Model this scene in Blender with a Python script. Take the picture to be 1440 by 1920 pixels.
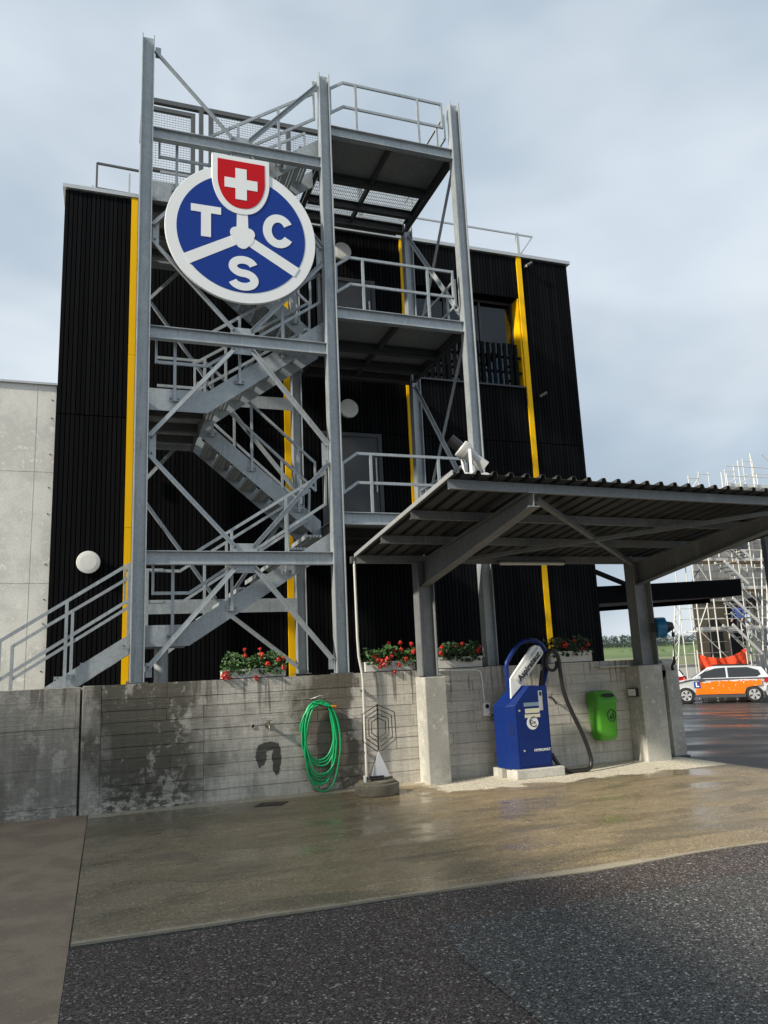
import bpy, bmesh, math, random
from mathutils import Vector, Matrix
random.seed(7)
rad = math.radians
for o in list(bpy.data.objects): bpy.data.objects.remove(o)
scene = bpy.context.scene
col = scene.collection
# ------------------------------------------------------------------ camera
YAW, PITCH, ROLL = rad(19.97), rad(11.15), rad(-2.547)
CAMZ = 1.6
fw = Vector((math.sin(YAW)*math.cos(PITCH), math.cos(YAW)*math.cos(PITCH), math.sin(PITCH)))
r0 = Vector((math.cos(YAW), -math.sin(YAW), 0)); u0 = r0.cross(fw)
rr = r0*math.cos(ROLL) + u0*math.sin(ROLL); uu = u0*math.cos(ROLL) - r0*math.sin(ROLL)
cd = bpy.data.cameras.new('camera'); cam = bpy.data.objects.new('camera', cd); col.objects.link(cam)
cd.sensor_fit = 'VERTICAL'; cd.sensor_height = 36; cd.sensor_width = 27; cd.lens = 36*1435/1920
cd.clip_end = 6000; cd.clip_start = 0.05
M = Matrix((rr, uu, -fw)).transposed().to_4x4(); M.translation = (0, 0, CAMZ)
cam.matrix_world = M
scene.camera = cam
# ------------------------------------------------------------------ light
SUN_AZ, SUN_EL = rad(14), rad(33.3)          # travel direction measured from +X towards +Y
sd = Vector((math.cos(SUN_AZ)*math.cos(SUN_EL), math.sin(SUN_AZ)*math.cos(SUN_EL), -math.sin(SUN_EL)))
sl = bpy.data.lights.new('sun', 'SUN'); sl.energy = 4.4; sl.angle = rad(3.0); sl.color = (1, .93, .80)
so = bpy.data.objects.new('sun', sl); col.objects.link(so); so.location = (-20, -15, 25)
so.rotation_euler = sd.to_track_quat('-Z', 'Y').to_euler()
scene.view_settings.view_transform = 'Standard'; scene.view_settings.look = 'None'
scene.view_settings.gamma = 1; scene.view_settings.use_curve_mapping = False
scene.view_settings.exposure = .35
scene.render.engine = 'CYCLES'

# ------------------------------------------------------------------ node helpers
def nd(t, typ, ins=None, **props):
    n = t.nodes.new(typ)
    for k, v in props.items(): setattr(n, k, v)
    for k, v in (ins or {}).items():
        s = n.inputs[k]
        if isinstance(v, bpy.types.NodeSocket): t.links.new(v, s)
        else: s.default_value = v
    return n
def noise(t, vec, scale, detail=4, rough=.55, dist=0.0):
    return nd(t, 'ShaderNodeTexNoise', {'Vector': vec, 'Scale': scale, 'Detail': detail, 'Roughness': rough, 'Distortion': dist}).outputs[0]
def mth(t, op, a, b=0.0, c=None, clamp=False):
    n = nd(t, 'ShaderNodeMath', {0: a, 1: b}, operation=op, use_clamp=clamp)
    if c is not None:
        if isinstance(c, bpy.types.NodeSocket): t.links.new(c, n.inputs[2])
        else: n.inputs[2].default_value = c
    return n.outputs[0]
def vmul(t, v, s): return nd(t, 'ShaderNodeVectorMath', {0: v, 1: s}, operation='MULTIPLY').outputs[0]
def mixc(t, f, a, b, mode='MIX'):
    def c4(x): return x if isinstance(x, bpy.types.NodeSocket) else (*x[:3], 1)
    return nd(t, 'ShaderNodeMix', {0: f, 6: c4(a), 7: c4(b)}, data_type='RGBA', blend_type=mode).outputs[2]
def ramp(t, f, stops, interp='LINEAR'):
    n = nd(t, 'ShaderNodeValToRGB', {0: f}); e = n.color_ramp.elements; n.color_ramp.interpolation = interp
    while len(e) < len(stops): e.new(0.5)
    for i, (p, c) in enumerate(stops):
        e[i].position = p
        e[i].color = (c, c, c, 1) if isinstance(c, (int, float)) else (*c[:3], 1)
    return n.outputs[0]
def sstep(t, x, a, b):
    return nd(t, 'ShaderNodeMapRange', {0: x, 1: a, 2: b, 3: 0.0, 4: 1.0}, interpolation_type='SMOOTHSTEP', clamp=True).outputs[0]
def newmat(name):
    m = bpy.data.materials.new(name); m.use_nodes = True
    t = m.node_tree; b = t.nodes['Principled BSDF']; g = t.nodes.new('ShaderNodeNewGeometry')
    return m, t, b, g.outputs['Position']
def setin(t, b, k, v):
    s = b.inputs[k]
    if isinstance(v, bpy.types.NodeSocket): t.links.new(v, s)
    elif k in ('Base Color', 'Emission Color') and len(v) == 3: s.default_value = (*v, 1)
    else: s.default_value = v
def bump(t, b, h, strength=.3, dist=.01):
    n = nd(t, 'ShaderNodeBump', {'Strength': strength, 'Distance': dist, 'Height': h}); t.links.new(n.outputs[0], b.inputs['Normal'])
MATS = {}
def pbr(name, c, rough=.5, metal=0.0, var=.12, vs=6.0, bmp=0.0, bs=80.0, spec=.5, coat=0.0, rv=.1, stretch=None, obj_rand=0.0):
    if name in MATS: return MATS[name]
    m, t, b, P = newmat(name)
    V = vmul(t, P, stretch) if stretch else P
    n1 = noise(t, V, vs, 5)
    f = mth(t, 'MULTIPLY_ADD', n1, 2*var, 1-var)
    if obj_rand:
        rn = nd(t, 'ShaderNodeObjectInfo').outputs['Random']
        f = mth(t, 'MULTIPLY', f, mth(t, 'MULTIPLY_ADD', rn, 2*obj_rand, 1-obj_rand))
    cc = mixc(t, 1.0, c, f, 'MULTIPLY')
    n_ = t.nodes[-1] if False else None
    setin(t, b, 'Base Color', cc)
    setin(t, b, 'Roughness', mth(t, 'MULTIPLY_ADD', noise(t, V, vs*2.3, 3), 2*rv, rough-rv))
    b.inputs['Metallic'].default_value = metal; b.inputs['Specular IOR Level'].default_value = spec
    if coat: b.inputs['Coat Weight'].default_value = coat; b.inputs['Coat Roughness'].default_value = .08
    if bmp: bump(t, b, noise(t, V, bs, 4), bmp, .004)
    MATS[name] = m
    return m
# ------------------------------------------------------------------ world
w = bpy.data.worlds.new('World'); scene.world = w; w.use_nodes = True
t = w.node_tree; bg = t.nodes['Background']; bg.inputs[1].default_value = .1
sky = nd(t, 'ShaderNodeTexSky', sky_type='NISHITA', sun_disc=False, sun_elevation=SUN_EL,
         sun_rotation=math.atan2(-sd.x, -sd.y), dust_density=2.0, air_density=1.0)
tc = nd(t, 'ShaderNodeTexCoord').outputs['Generated']
tc = nd(t, 'ShaderNodeVectorMath', {0: tc, 1: (1.5, 9.3, 0)}, operation='ADD').outputs[0]
Vc = vmul(t, tc, (1, 1, 1.9))
n1 = noise(t, Vc, 1.4, 4, .5, .2); n2 = noise(t, Vc, 3.4, 5, .5, .3)
cover = sstep(t, mth(t, 'MULTIPLY_ADD', n2, .25, n1), .42, .80)
shade = sstep(t, mth(t, 'MULTIPLY_ADD', n2, .22, noise(t, nd(t, 'ShaderNodeVectorMath', {0: vmul(t, tc, (1.25, 1.25, 2.6)), 1: (.35, .1, .62)}, operation='ADD').outputs[0], 1.5, 4, .48, .2)), .44, .80)
cloud = mixc(t, shade, (6.9, 7.4, 7.8), (3.5, 4.2, 4.95))
skyblue = mixc(t, .45, nd(t, 'ShaderNodeVectorMath', {0: sky.outputs[0], 1: (1.1, 1.1, 1.1)}, operation='MULTIPLY').outputs[0], (3.9, 5.3, 6.4))
t.links.new(mixc(t, mth(t, 'MULTIPLY_ADD', cover, .45, .5), skyblue, cloud), bg.inputs[0])

# ------------------------------------------------------------------ geometry helpers
class MB:
    def __init__(s): s.v = []; s.f = []; s.sm = []
    def add(s, vs, fs, smooth=False):
        b = len(s.v); s.v += [tuple(x) for x in vs]; s.f += [tuple(i+b for i in f) for f in fs]; s.sm += [smooth]*len(fs); return s
    def box(s, x0, x1, y0, y1, z0, z1):
        return s.add([(x0,y0,z0),(x1,y0,z0),(x1,y1,z0),(x0,y1,z0),(x0,y0,z1),(x1,y0,z1),(x1,y1,z1),(x0,y1,z1)],
                     [(0,3,2,1),(4,5,6,7),(0,1,5,4),(1,2,6,5),(2,3,7,6),(3,0,4,7)])
    def frame(s, p, q, up):
        p, q = Vector(p), Vector(q); d = (q-p).normalized(); up = Vector(up)
        if abs(d.dot(up.normalized())) > .999: up = Vector((0, 1, 0)) if abs(d.y) < .9 else Vector((1, 0, 0))
        sd_ = d.cross(up).normalized(); u = sd_.cross(d); return p, q, sd_, u
    def beam(s, p, q, w_, h, up=(0,0,1), os=0, ou=0):
        p, q, a, u = s.frame(p, q, up); o = a*os + u*ou
        c = [(-w_/2,-h/2),(w_/2,-h/2),(w_/2,h/2),(-w_/2,h/2)]
        vs = [p+o+a*x+u*y for x, y in c] + [q+o+a*x+u*y for x, y in c]
        return s.add(vs, [(0,1,2,3),(7,6,5,4),(0,4,5,1),(1,5,6,2),(2,6,7,3),(3,7,4,0)])
    def ibeam(s, p, q, w_, h, tw=.008, tf=.012, up=(0,0,1)):
        s.beam(p, q, tw, h-2*tf, up); s.beam(p, q, w_, tf, up, ou=(h-tf)/2); return s.beam(p, q, w_, tf, up, ou=-(h-tf)/2)
    def cyl(s, p, q, r, n=12, r2=None, caps=True, up=(0,0,1)):
        p, q, a, u = s.frame(p, q, up); r2 = r if r2 is None else r2
        vs = [p+(a*math.cos(i*2*math.pi/n)+u*math.sin(i*2*math.pi/n))*r for i in range(n)] + [q+(a*math.cos(i*2*math.pi/n)+u*math.sin(i*2*math.pi/n))*r2 for i in range(n)]
        b = len(s.v); s.add(vs, [(i, i+n, (i+1) % n+n, (i+1) % n) for i in range(n)], True)
        if caps: s.add(vs, [tuple(range(n)), tuple(range(2*n-1, n-1, -1))])
        return s
    def tube(s, pts, r, n=8, closed=False):
        pts = [Vector(p) for p in pts]; N = len(pts); rings = []; a = None
        for i in range(N):
            d = ((pts[(i+1) % N] if (closed or i < N-1) else pts[i]) - (pts[i-1] if (closed or i > 0) else pts[i])).normalized()
            if a is None:
                a = d.cross(Vector((0, 0, 1)))
                if a.length < .05: a = d.cross(Vector((0, 1, 0)))
            a = (a - d*a.dot(d)).normalized(); u = a.cross(d)
            rad_ = r[i] if isinstance(r, (list, tuple)) else r
            rings += [pts[i]+(a*math.cos(k*2*math.pi/n)+u*math.sin(k*2*math.pi/n))*rad_ for k in range(n)]
        fs = []
        for i in range(N if closed else N-1):
            j = (i+1) % N
            fs += [(i*n+k, i*n+(k+1) % n, j*n+(k+1) % n, j*n+k) for k in range(n)]
        s.add(rings, fs, True)
        if not closed: s.add(rings[:n], [tuple(range(n-1, -1, -1))]); s.add(rings[-n:], [tuple(range(n))])
        return s
    def prism(s, poly, d0, d1, plane='xz'):
        """extrude polygon (2-D points) between depth d0 and d1 of the third axis"""
        def P(a, b, c): return {'xz': (a, c, b), 'yz': (c, a, b), 'xy': (a, b, c)}[plane]
        n = len(poly); vs = [P(a, b, d0) for a, b in poly] + [P(a, b, d1) for a, b in poly]
        return s.add(vs, [tuple(range(n)), tuple(range(2*n-1, n-1, -1))] + [(i, i+n, (i+1) % n+n, (i+1) % n) for i in range(n)])
    def mesh(s, name, bevel=0, segs=2, smooth=None, fix=True):
        me = bpy.data.meshes.new(name); bm = bmesh.new()
        vs = [bm.verts.new(v) for v in s.v]
        for f, sm in zip(s.f, s.sm):
            try: fa = bm.faces.new([vs[i] for i in f]); fa.smooth = sm
            except ValueError: pass
        if bevel:
            bmesh.ops.remove_doubles(bm, verts=bm.verts, dist=1e-5)
            bmesh.ops.recalc_face_normals(bm, faces=bm.faces)
            es = [e for e in bm.edges if len(e.link_faces) == 2 and e.calc_face_angle(0) > .5]
            bmesh.ops.bevel(bm, geom=es, offset=bevel, segments=segs, affect='EDGES', profile=.6, clamp_overlap=True)
        if fix: bmesh.ops.recalc_face_normals(bm, faces=bm.faces)
        bm.to_mesh(me); bm.free(); return me
def tag(o, label=None, cat=None, group=None, kind=None):
    for k, v in (('label', label), ('category', cat), ('group', group), ('kind', kind)):
        if v: o[k] = v
    return o
def T(name, label, cat, loc=(0,0,0), group=None, rz=0):
    o = bpy.data.objects.new(name, None); col.objects.link(o); o.location = loc; o.rotation_euler.z = rz; o.empty_display_size = .2
    return tag(o, label, cat, group)
def root_matrix(o):
    m = Matrix.LocRotScale(o.location, o.rotation_euler, o.scale)
    if o.parent: m = root_matrix(o.parent) @ o.matrix_parent_inverse @ m
    return m
def O(name, mb, mat, parent=None, bevel=0, local=False, smooth_angle=None, segs=2, fix=True):
    """mesh authored in world coordinates (or in the parent's, local=True); its origin goes to its own centre"""
    me = mb.mesh(name, bevel, segs, fix=fix) if isinstance(mb, MB) else mb
    if me.vertices:
        xs = [v.co for v in me.vertices]
        c = Vector([(min(v[i] for v in xs)+max(v[i] for v in xs))/2 for i in range(3)])
        me.transform(Matrix.Translation(-c))
    else: c = Vector()
    me.materials.append(mat)
    if smooth_angle:
        for p in me.polygons: p.use_smooth = True
        me.set_sharp_from_angle(angle=smooth_angle)
    o = bpy.data.objects.new(name, me); col.objects.link(o); o.location = c
    if parent:
        o.parent = parent
        if not local: o.matrix_parent_inverse = root_matrix(parent).inverted()
    return o
def S(name, mb, mat, **k):
    o = O(name, mb, mat, **k); o['kind'] = 'structure'; return o
def dupmesh(name, src, loc, parent):
    """a sibling sharing the mesh of src, moved to world position loc"""
    o = bpy.data.objects.new(name, src.data); col.objects.link(o); o.location = loc
    o.parent = parent; o.matrix_parent_inverse = root_matrix(parent).inverted(); return o
def copy_tree(o, parent=None):
    c = o.copy(); col.objects.link(c)
    if parent: c.parent = parent
    for ch in list(o.children): copy_tree(ch, c)
    return c
def text_mesh(s, size, extrude=.001, offset=0.0, align='CENTER'):
    cu = bpy.data.curves.new('lettering', 'FONT'); cu.body = s; cu.size = size; cu.extrude = extrude; cu.offset = offset
    cu.align_x = align; cu.align_y = 'CENTER'; cu.resolution_u = 3
    o = bpy.data.objects.new('lettering', cu); col.objects.link(o)
    dg = bpy.context.evaluated_depsgraph_get(); me = bpy.data.meshes.new_from_object(o.evaluated_get(dg))
    bpy.data.objects.remove(o); return me
def stroke(pts, wd, flat=True):
    """outline polygon of a thick stroke"""
    L, R = [], []
    for i, p in enumerate(pts):
        a = Vector(pts[max(i-1, 0)]); b = Vector(pts[min(i+1, len(pts)-1)]); d = (b-a).normalized(); n = Vector((-d.y, d.x))*wd/2
        L.append(tuple(Vector(p)+n)); R.append(tuple(Vector(p)-n))
    return L, R
def strip_prism(mb, pts, wd, y0, y1):
    """thick stroke in the XZ plane as a solid between y0 (front) and y1"""
    L, R = stroke(pts, wd); n = len(L); vs = []
    for a, b in zip(L, R): vs += [(a[0], y0, a[1]), (b[0], y0, b[1]), (b[0], y1, b[1]), (a[0], y1, a[1])]
    fs = [(0,1,2,3), (4*n-1, 4*n-2, 4*n-3, 4*n-4)]
    for i in range(n-1):
        k = 4*i
        for j in range(4): fs.append((k+j, k+4+j, k+4+(j+1) % 4, k+(j+1) % 4))
    return mb.add(vs, fs)

# ------------------------------------------------------------------ special materials
def m_wall():
    m, t, b, P = newmat('weathered wall concrete')
    sx = nd(t, 'ShaderNodeSeparateXYZ', {0: P}); X, Z = sx.outputs[0], sx.outputs[2]
    nb = noise(t, P, 2.2, 6, .6); nf = noise(t, P, 14, 6, .65); ns = noise(t, vmul(t, P, (7, 7, .45)), 2.2, 5, .6)
    rn = nd(t, 'ShaderNodeObjectInfo').outputs['Random']
    wob = mth(t, 'ADD', mth(t, 'MULTIPLY', mth(t, 'SUBTRACT', noise(t, vmul(t, P, (1, 1, .7)), 1.9, 8, .66), .5), 1.25), mth(t, 'MULTIPLY', mth(t, 'SUBTRACT', rn, .5), .10))
    Xw = mth(t, 'ADD', X, wob)
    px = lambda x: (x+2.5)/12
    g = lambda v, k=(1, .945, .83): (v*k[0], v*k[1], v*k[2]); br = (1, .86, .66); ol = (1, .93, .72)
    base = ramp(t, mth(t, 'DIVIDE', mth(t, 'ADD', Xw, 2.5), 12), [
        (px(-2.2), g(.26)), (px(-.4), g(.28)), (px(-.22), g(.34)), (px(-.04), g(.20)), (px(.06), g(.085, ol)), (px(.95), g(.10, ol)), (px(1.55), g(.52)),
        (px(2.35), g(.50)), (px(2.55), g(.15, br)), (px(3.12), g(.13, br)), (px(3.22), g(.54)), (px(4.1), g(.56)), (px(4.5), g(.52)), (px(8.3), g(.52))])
    # pale patches in the damp part, bloom near the foot
    c = mixc(t, 1.0, base, mth(t, 'MULTIPLY_ADD', rn, .18, .90), 'MULTIPLY')
    pale = sstep(t, mth(t, 'MULTIPLY_ADD', nf, .45, mth(t, 'MULTIPLY', noise(t, vmul(t, P, (1.3, 1, .8)), 2.7, 8, .66, .3), .8)), .655, .77)
    c = mixc(t, mth(t, 'MULTIPLY', pale, .85), c, g(.44))
    foot = mth(t, 'MULTIPLY', sstep(t, noise(t, vmul(t, P, (1, 1, 2)), 9, 7, .7), .49, .58), sstep(t, mth(t, 'MULTIPLY_ADD', nb, .5, Z), .62, .22))
    c = mixc(t, mth(t, 'MULTIPLY', foot, .85), c, g(.55))
    c = mixc(t, 1.0, c, ramp(t, ns, [(.30, .82), (.62, 1.08)]), 'MULTIPLY')
    # runs from the coping
    dr = mth(t, 'MULTIPLY', sstep(t, ns, .53, .62), sstep(t, mth(t, 'MULTIPLY_ADD', nb, 1.0, Z), 1.25, 1.80))
    c = mixc(t, mth(t, 'MULTIPLY', dr, .72), c, g(.085, br))
    dmp = mth(t, 'MULTIPLY', sstep(t, noise(t, vmul(t, P, (1.4, 1, .7)), 3.3, 6, .62), .48, .66), sstep(t, X, 3.2, 1.6))
    c = mixc(t, mth(t, 'MULTIPLY', dmp, .35), c, g(.085, ol))
    # black wet patch below the tap: two legs joined at the top
    def blob(cx, cz, rx, rz):
        dx = mth(t, 'DIVIDE', mth(t, 'SUBTRACT', X, cx), rx); dz = mth(t, 'DIVIDE', mth(t, 'SUBTRACT', Z, cz), rz)
        return mth(t, 'ADD', mth(t, 'ADD', mth(t, 'MULTIPLY', dx, dx), mth(t, 'MULTIPLY', dz, dz)), mth(t, 'MULTIPLY', mth(t, 'SUBTRACT', nf, .5), 2.4))
    dd = mth(t, 'MINIMUM', mth(t, 'MINIMUM', blob(1.87, .51, .07, .14), blob(2.07, .46, .06, .20)), blob(1.97, .62, .12, .055))
    c = mixc(t, sstep(t, dd, 1.15, .85), c, (.070, .065, .056))
    # formwork grain
    c = mixc(t, 1.0, c, ramp(t, noise(t, vmul(t, P, (1.2, 1.2, 26)), 2.5, 4), [(.25, .86), (.75, 1.12)]), 'MULTIPLY')
    c = mixc(t, 1.0, c, ramp(t, noise(t, P, 45, 5, .7), [(.2, .72), (.8, 1.25)]), 'MULTIPLY')
    setin(t, b, 'Base Color', c)
    setin(t, b, 'Roughness', ramp(t, nb, [(.3, .62), (.7, .9)]))
    bump(t, b, mth(t, 'MULTIPLY_ADD', noise(t, P, 60, 6, .7), .6, noise(t, vmul(t, P, (1, 1, 14)), 4, 4)), .5, .008)
    return m
def m_concrete(name, c, spots=.2, rough=.85, scale=1.0, yel=0.0):
    m, t, b, P = newmat(name)
    n1 = noise(t, P, 1.6*scale, 7, .62, .3); n2 = noise(t, P, 9*scale, 6, .65); n3 = noise(t, P, 60, 4, .7)
    cc = mixc(t, sstep(t, mth(t, 'MULTIPLY_ADD', n2, .4, n1), .60, .80), c, tuple(x*(1-2*spots) for x in c))
    cc = mixc(t, sstep(t, n2, .56, .68), cc, tuple(min(1, x*(1+spots)) for x in c))
    cc = mixc(t, 1.0, cc, ramp(t, n3, [(.2, .70), (.8, 1.30)]), 'MULTIPLY')
    setin(t, b, 'Base Color', cc); setin(t, b, 'Roughness', ramp(t, n1, [(.3, rough-.1), (.7, rough)]))
    bump(t, b, mth(t, 'ADD', n3, mth(t, 'MULTIPLY', n2, .6)), .35, .005)
    return m
def m_apron():
    m, t, b, P = newmat('wet concrete apron')
    sx = nd(t, 'ShaderNodeSeparateXYZ', {0: P}); X, Y = sx.outputs[0], sx.outputs[1]
    st = vmul(t, P, (.75, 1.3, 1)); nb = noise(t, st, 1.0, 6, .6, .4); nm = noise(t, P, 5, 6, .62); nf = noise(t, P, 55, 5, .7)
    wet = mixc(t, sstep(t, nb, .30, .72), (.225, .172, .102), (.270, .206, .122))
    wet = mixc(t, sstep(t, noise(t, vmul(t, P, (.6, 2.0, 1)), 4.0, 6, .65, .5), .46, .72), wet, (.325, .25, .152))
    wet = mixc(t, mth(t, 'MULTIPLY', sstep(t, noise(t, vmul(t, P, (.5, 1.6, 1)), 1.3, 6, .62, .6), .47, .66), .8), wet, (.135, .112, .072))
    wet = mixc(t, mth(t, 'MULTIPLY', sstep(t, X, 2.0, -.1), .45), wet, (.165, .15, .115))
    wet = mixc(t, mth(t, 'MULTIPLY', mth(t, 'MULTIPLY', sstep(t, mth(t, 'MULTIPLY_ADD', nm, .9, Y), 8.9, 9.3), sstep(t, X, 2.6, 1.0)), .6), wet, (.10, .09, .06))
    Yw = mth(t, 'MULTIPLY_ADD', mth(t, 'SUBTRACT', noise(t, P, 1.7, 4, .5, .5), .5), 1.1, Y)
    dry1 = mth(t, 'MULTIPLY', sstep(t, Yw, 8.98, 9.06), sstep(t, mth(t, 'MULTIPLY_ADD', nm, .5, X), 4.15, 4.3))
    dry2 = sstep(t, mth(t, 'MULTIPLY_ADD', mth(t, 'SUBTRACT', nm, .5), .25, Y), 9.84, 9.92)   # strip along the foot of the wall
    dry = mth(t, 'MAXIMUM', mth(t, 'MULTIPLY', dry1, .92), mth(t, 'MULTIPLY', dry2, .45))
    c = mixc(t, dry, wet, (.58, .53, .42))
    cr = sstep(t, noise(t, vmul(t, P, (.7, 2.6, 1)), 2.3, 6, .6, .8), .655, .70)
    c = mixc(t, mth(t, 'MULTIPLY', cr, .55), c, (.055, .048, .038))
    c = mixc(t, 1.0, c, ramp(t, nf, [(.25, .62), (.75, 1.36)]), 'MULTIPLY')
    vg = nd(t, 'ShaderNodeTexVoronoi', {'Vector': P, 'Scale': 95.0}); gs = nd(t, 'ShaderNodeSeparateColor', {0: vg.outputs['Color']}).outputs[0]
    c = mixc(t, 1.0, c, ramp(t, gs, [(0, .66), (.5, 1.0), (.93, 1.22), (.985, 1.9)]), 'MULTIPLY')
    wv = nd(t, 'ShaderNodeVectorMath', {0: P, 1: nd(t, 'ShaderNodeVectorMath', {0: nd(t, 'ShaderNodeTexNoise', {'Vector': P, 'Scale': 3.0, 'Detail': 5.0}).outputs[1], 1: (.5, .5, 0)}, operation='MULTIPLY').outputs[0]}, operation='ADD').outputs[0]
    vc_ = nd(t, 'ShaderNodeTexVoronoi', {'Vector': wv, 'Scale': .55}, feature='DISTANCE_TO_EDGE').outputs['Distance']
    hair = mth(t, 'MULTIPLY', sstep(t, vc_, .0045, .001), sstep(t, noise(t, P, .9, 3), .50, .60))
    c = mixc(t, mth(t, 'MULTIPLY', hair, .6), c, (.04, .035, .028))
    ed = mth(t, 'MULTIPLY_ADD', X, .02, mth(t, 'SUBTRACT', Y, 5.44)); ed = mth(t, 'MULTIPLY_ADD', mth(t, 'SUBTRACT', nm, .5), .14, ed)
    c = mixc(t, mth(t, 'MULTIPLY', sstep(t, ed, .075, .015), .6), c, (.44, .40, .31))
    spot = sstep(t, noise(t, P, 11, 2, .5), .735, .76)
    c = mixc(t, mth(t, 'MULTIPLY', spot, .7), c, (.035, .03, .025))
    setin(t, b, 'Base Color', c)
    pud = sstep(t, mth(t, 'MULTIPLY_ADD', nm, .25, nb), .50, .68)
    wp = sstep(t, mth(t, 'MULTIPLY_ADD', nm, .22, noise(t, vmul(t, P, (.8, 1.7, 1)), .95, 4, .5, .3)), .62, .70); r = mth(t, 'MULTIPLY', mth(t, 'MULTIPLY_ADD', pud, .24, .28), mth(t, 'MULTIPLY_ADD', wp, -.72, 1.0)); r = mth(t, 'MAXIMUM', r, mth(t, 'MULTIPLY', dry, .85))
    setin(t, b, 'Roughness', r)
    bump(t, b, mth(t, 'MULTIPLY_ADD', gs, .35, mth(t, 'MULTIPLY_ADD', nf, .8, nm)), .3, .004)
    return m
def m_asphalt(name, tint, lightness, bright):
    m, t, b, P = newmat(name)
    v = nd(t, 'ShaderNodeTexVoronoi', {'Vector': P, 'Scale': 78.0, 'Randomness': 1.0})
    v2 = nd(t, 'ShaderNodeTexVoronoi', {'Vector': P, 'Scale': 170.0, 'Randomness': 1.0})
    s1 = nd(t, 'ShaderNodeSeparateColor', {0: v.outputs['Color']}); s2 = nd(t, 'ShaderNodeSeparateColor', {0: v2.outputs['Color']})
    c = ramp(t, s1.outputs[0], [(0, tuple(.25*x*lightness for x in tint)), (.55, tuple(.8*x*lightness for x in tint)), (.84, tuple(1.6*x*lightness for x in tint)), (.945, tuple(3.6*x*lightness for x in tint)), (.985, (bright, bright*.96, bright*.88))])
    c2 = ramp(t, s2.outputs[1], [(0, tuple(.4*x*lightness for x in tint)), (.8, tuple(1.3*x*lightness for x in tint)), (.97, (bright*.6,)*3)])
    c = mixc(t, .45, c, c2)
    gap = sstep(t, v.outputs['Distance'], .55, .8)
    c = mixc(t, mth(t, 'MULTIPLY', gap, .8), c, (.008, .008, .009))
    c = mixc(t, 1.0, c, ramp(t, noise(t, P, 1.1, 5, .6), [(.3, .90), (.7, 1.10)]), 'MULTIPLY')
    setin(t, b, 'Base Color', c); setin(t, b, 'Roughness', ramp(t, s1.outputs[1], [(0, .38), (1, .7)])); b.inputs['Specular IOR Level'].default_value = .3
    hg = mth(t, 'ADD', mth(t, 'MULTIPLY', v.outputs['Distance'], -1.0), mth(t, 'MULTIPLY', s1.outputs[2], .8))
    bump(t, b, hg, .8, .007)
    return m
def m_steel(name, c, rough=.48, metal=.55):
    m, t, b, P = newmat(name)
    v = nd(t, 'ShaderNodeTexVoronoi', {'Vector': P, 'Scale': 38.0})
    n1 = noise(t, P, 3.2, 6, .6); n2 = noise(t, vmul(t, P, (6, 6, 1.1)), 2.0, 4, .6)
    f = mth(t, 'ADD', mth(t, 'MULTIPLY', nd(t, 'ShaderNodeSeparateColor', {0: v.outputs['Color']}).outputs[0], .16), mth(t, 'MULTIPLY_ADD', n1, .55, .62))
    cc = mixc(t, 1.0, c, f, 'MULTIPLY')
    cc = mixc(t, mth(t, 'MULTIPLY', sstep(t, n2, .58, .72), .5), cc, tuple(min(1, x*1.5) for x in c))
    dirt = mth(t, 'MULTIPLY', sstep(t, noise(t, vmul(t, P, (22, 22, 1.2)), 1.6, 5, .6), .56, .70), .45)
    cc = mixc(t, dirt, cc, tuple(x*.45 for x in c))
    rust = mth(t, 'MULTIPLY', sstep(t, noise(t, P, 5.5, 6, .7), .68, .76), .35)
    cc = mixc(t, rust, cc, (.16, .10, .06))
    setin(t, b, 'Base Color', cc); b.inputs['Metallic'].default_value = metal
    setin(t, b, 'Roughness', mth(t, 'MULTIPLY_ADD', n1, .3, rough-.15))
    return m
STEEL = m_steel('galvanised steel', (.355, .385, .40), .48, .3); STEELD = m_steel('dull galvanised steel', (.105, .11, .112), .6, .3)
PLATE = m_steel('galvanised floor plate', (.27, .285, .285), .5, .4)
SHADEST = m_steel('shade-darkened joist steel', (.055, .058, .06), .6, .2)  # galvanised beams under the landings, their shade put into the colour
WALL = m_wall(); CONC = m_concrete('grey cast concrete', (.50, .485, .43), .14)
CONCL = m_concrete('pale fair-faced concrete', (.74, .725, .67), .09, .8, .8)
APRON = m_apron(); PAVE = m_concrete('brown concrete paving', (.26, .20, .14), .12, .6, 1.3)
ASPH_B = m_asphalt('brown aggregate asphalt', (1.0, .75, .64), .080, .55); ASPH_G = m_asphalt('grey aggregate asphalt', (1.0, .945, .87), .078, .6)
BLACKW = pbr('black stained timber', (.0050, .0053, .0063), .7, 0, .35, 5, .25, 60, .06, stretch=(4, 4, .6), obj_rand=.35)
BLACKB = pbr('black sheathing', (.0015, .0015, .0018), .9, spec=.05)
YELLOW = pbr('yellow coated metal', (.95, .53, .003), .5, 0, .05, 2, spec=.15)
WHITE = pbr('white enamel', (.80, .81, .80), .35, 0, .05, 3); BLUE = pbr('blue enamel', (.008, .040, .25), .42, 0, .08, 3, spec=.2)
RED = pbr('red enamel', (.52, .003, .008), .45, 0, .06, 3, spec=.2); BLACK = pbr('black plastic', (.012, .012, .013), .45, 0, .2)
GLASSD = pbr('dark window glass', (.010, .013, .017), .04, 0, .02, 1, rv=.01, spec=.8)
DOOR = pbr('anthracite door paint', (.030, .032, .037), .42, 0, .08, 2); LAMPG = pbr('opal lamp glass', (.72, .71, .67), .3, 0, .03)
CAPM = pbr('aluminium flashing', (.52, .53, .53), .4, .5)

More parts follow.
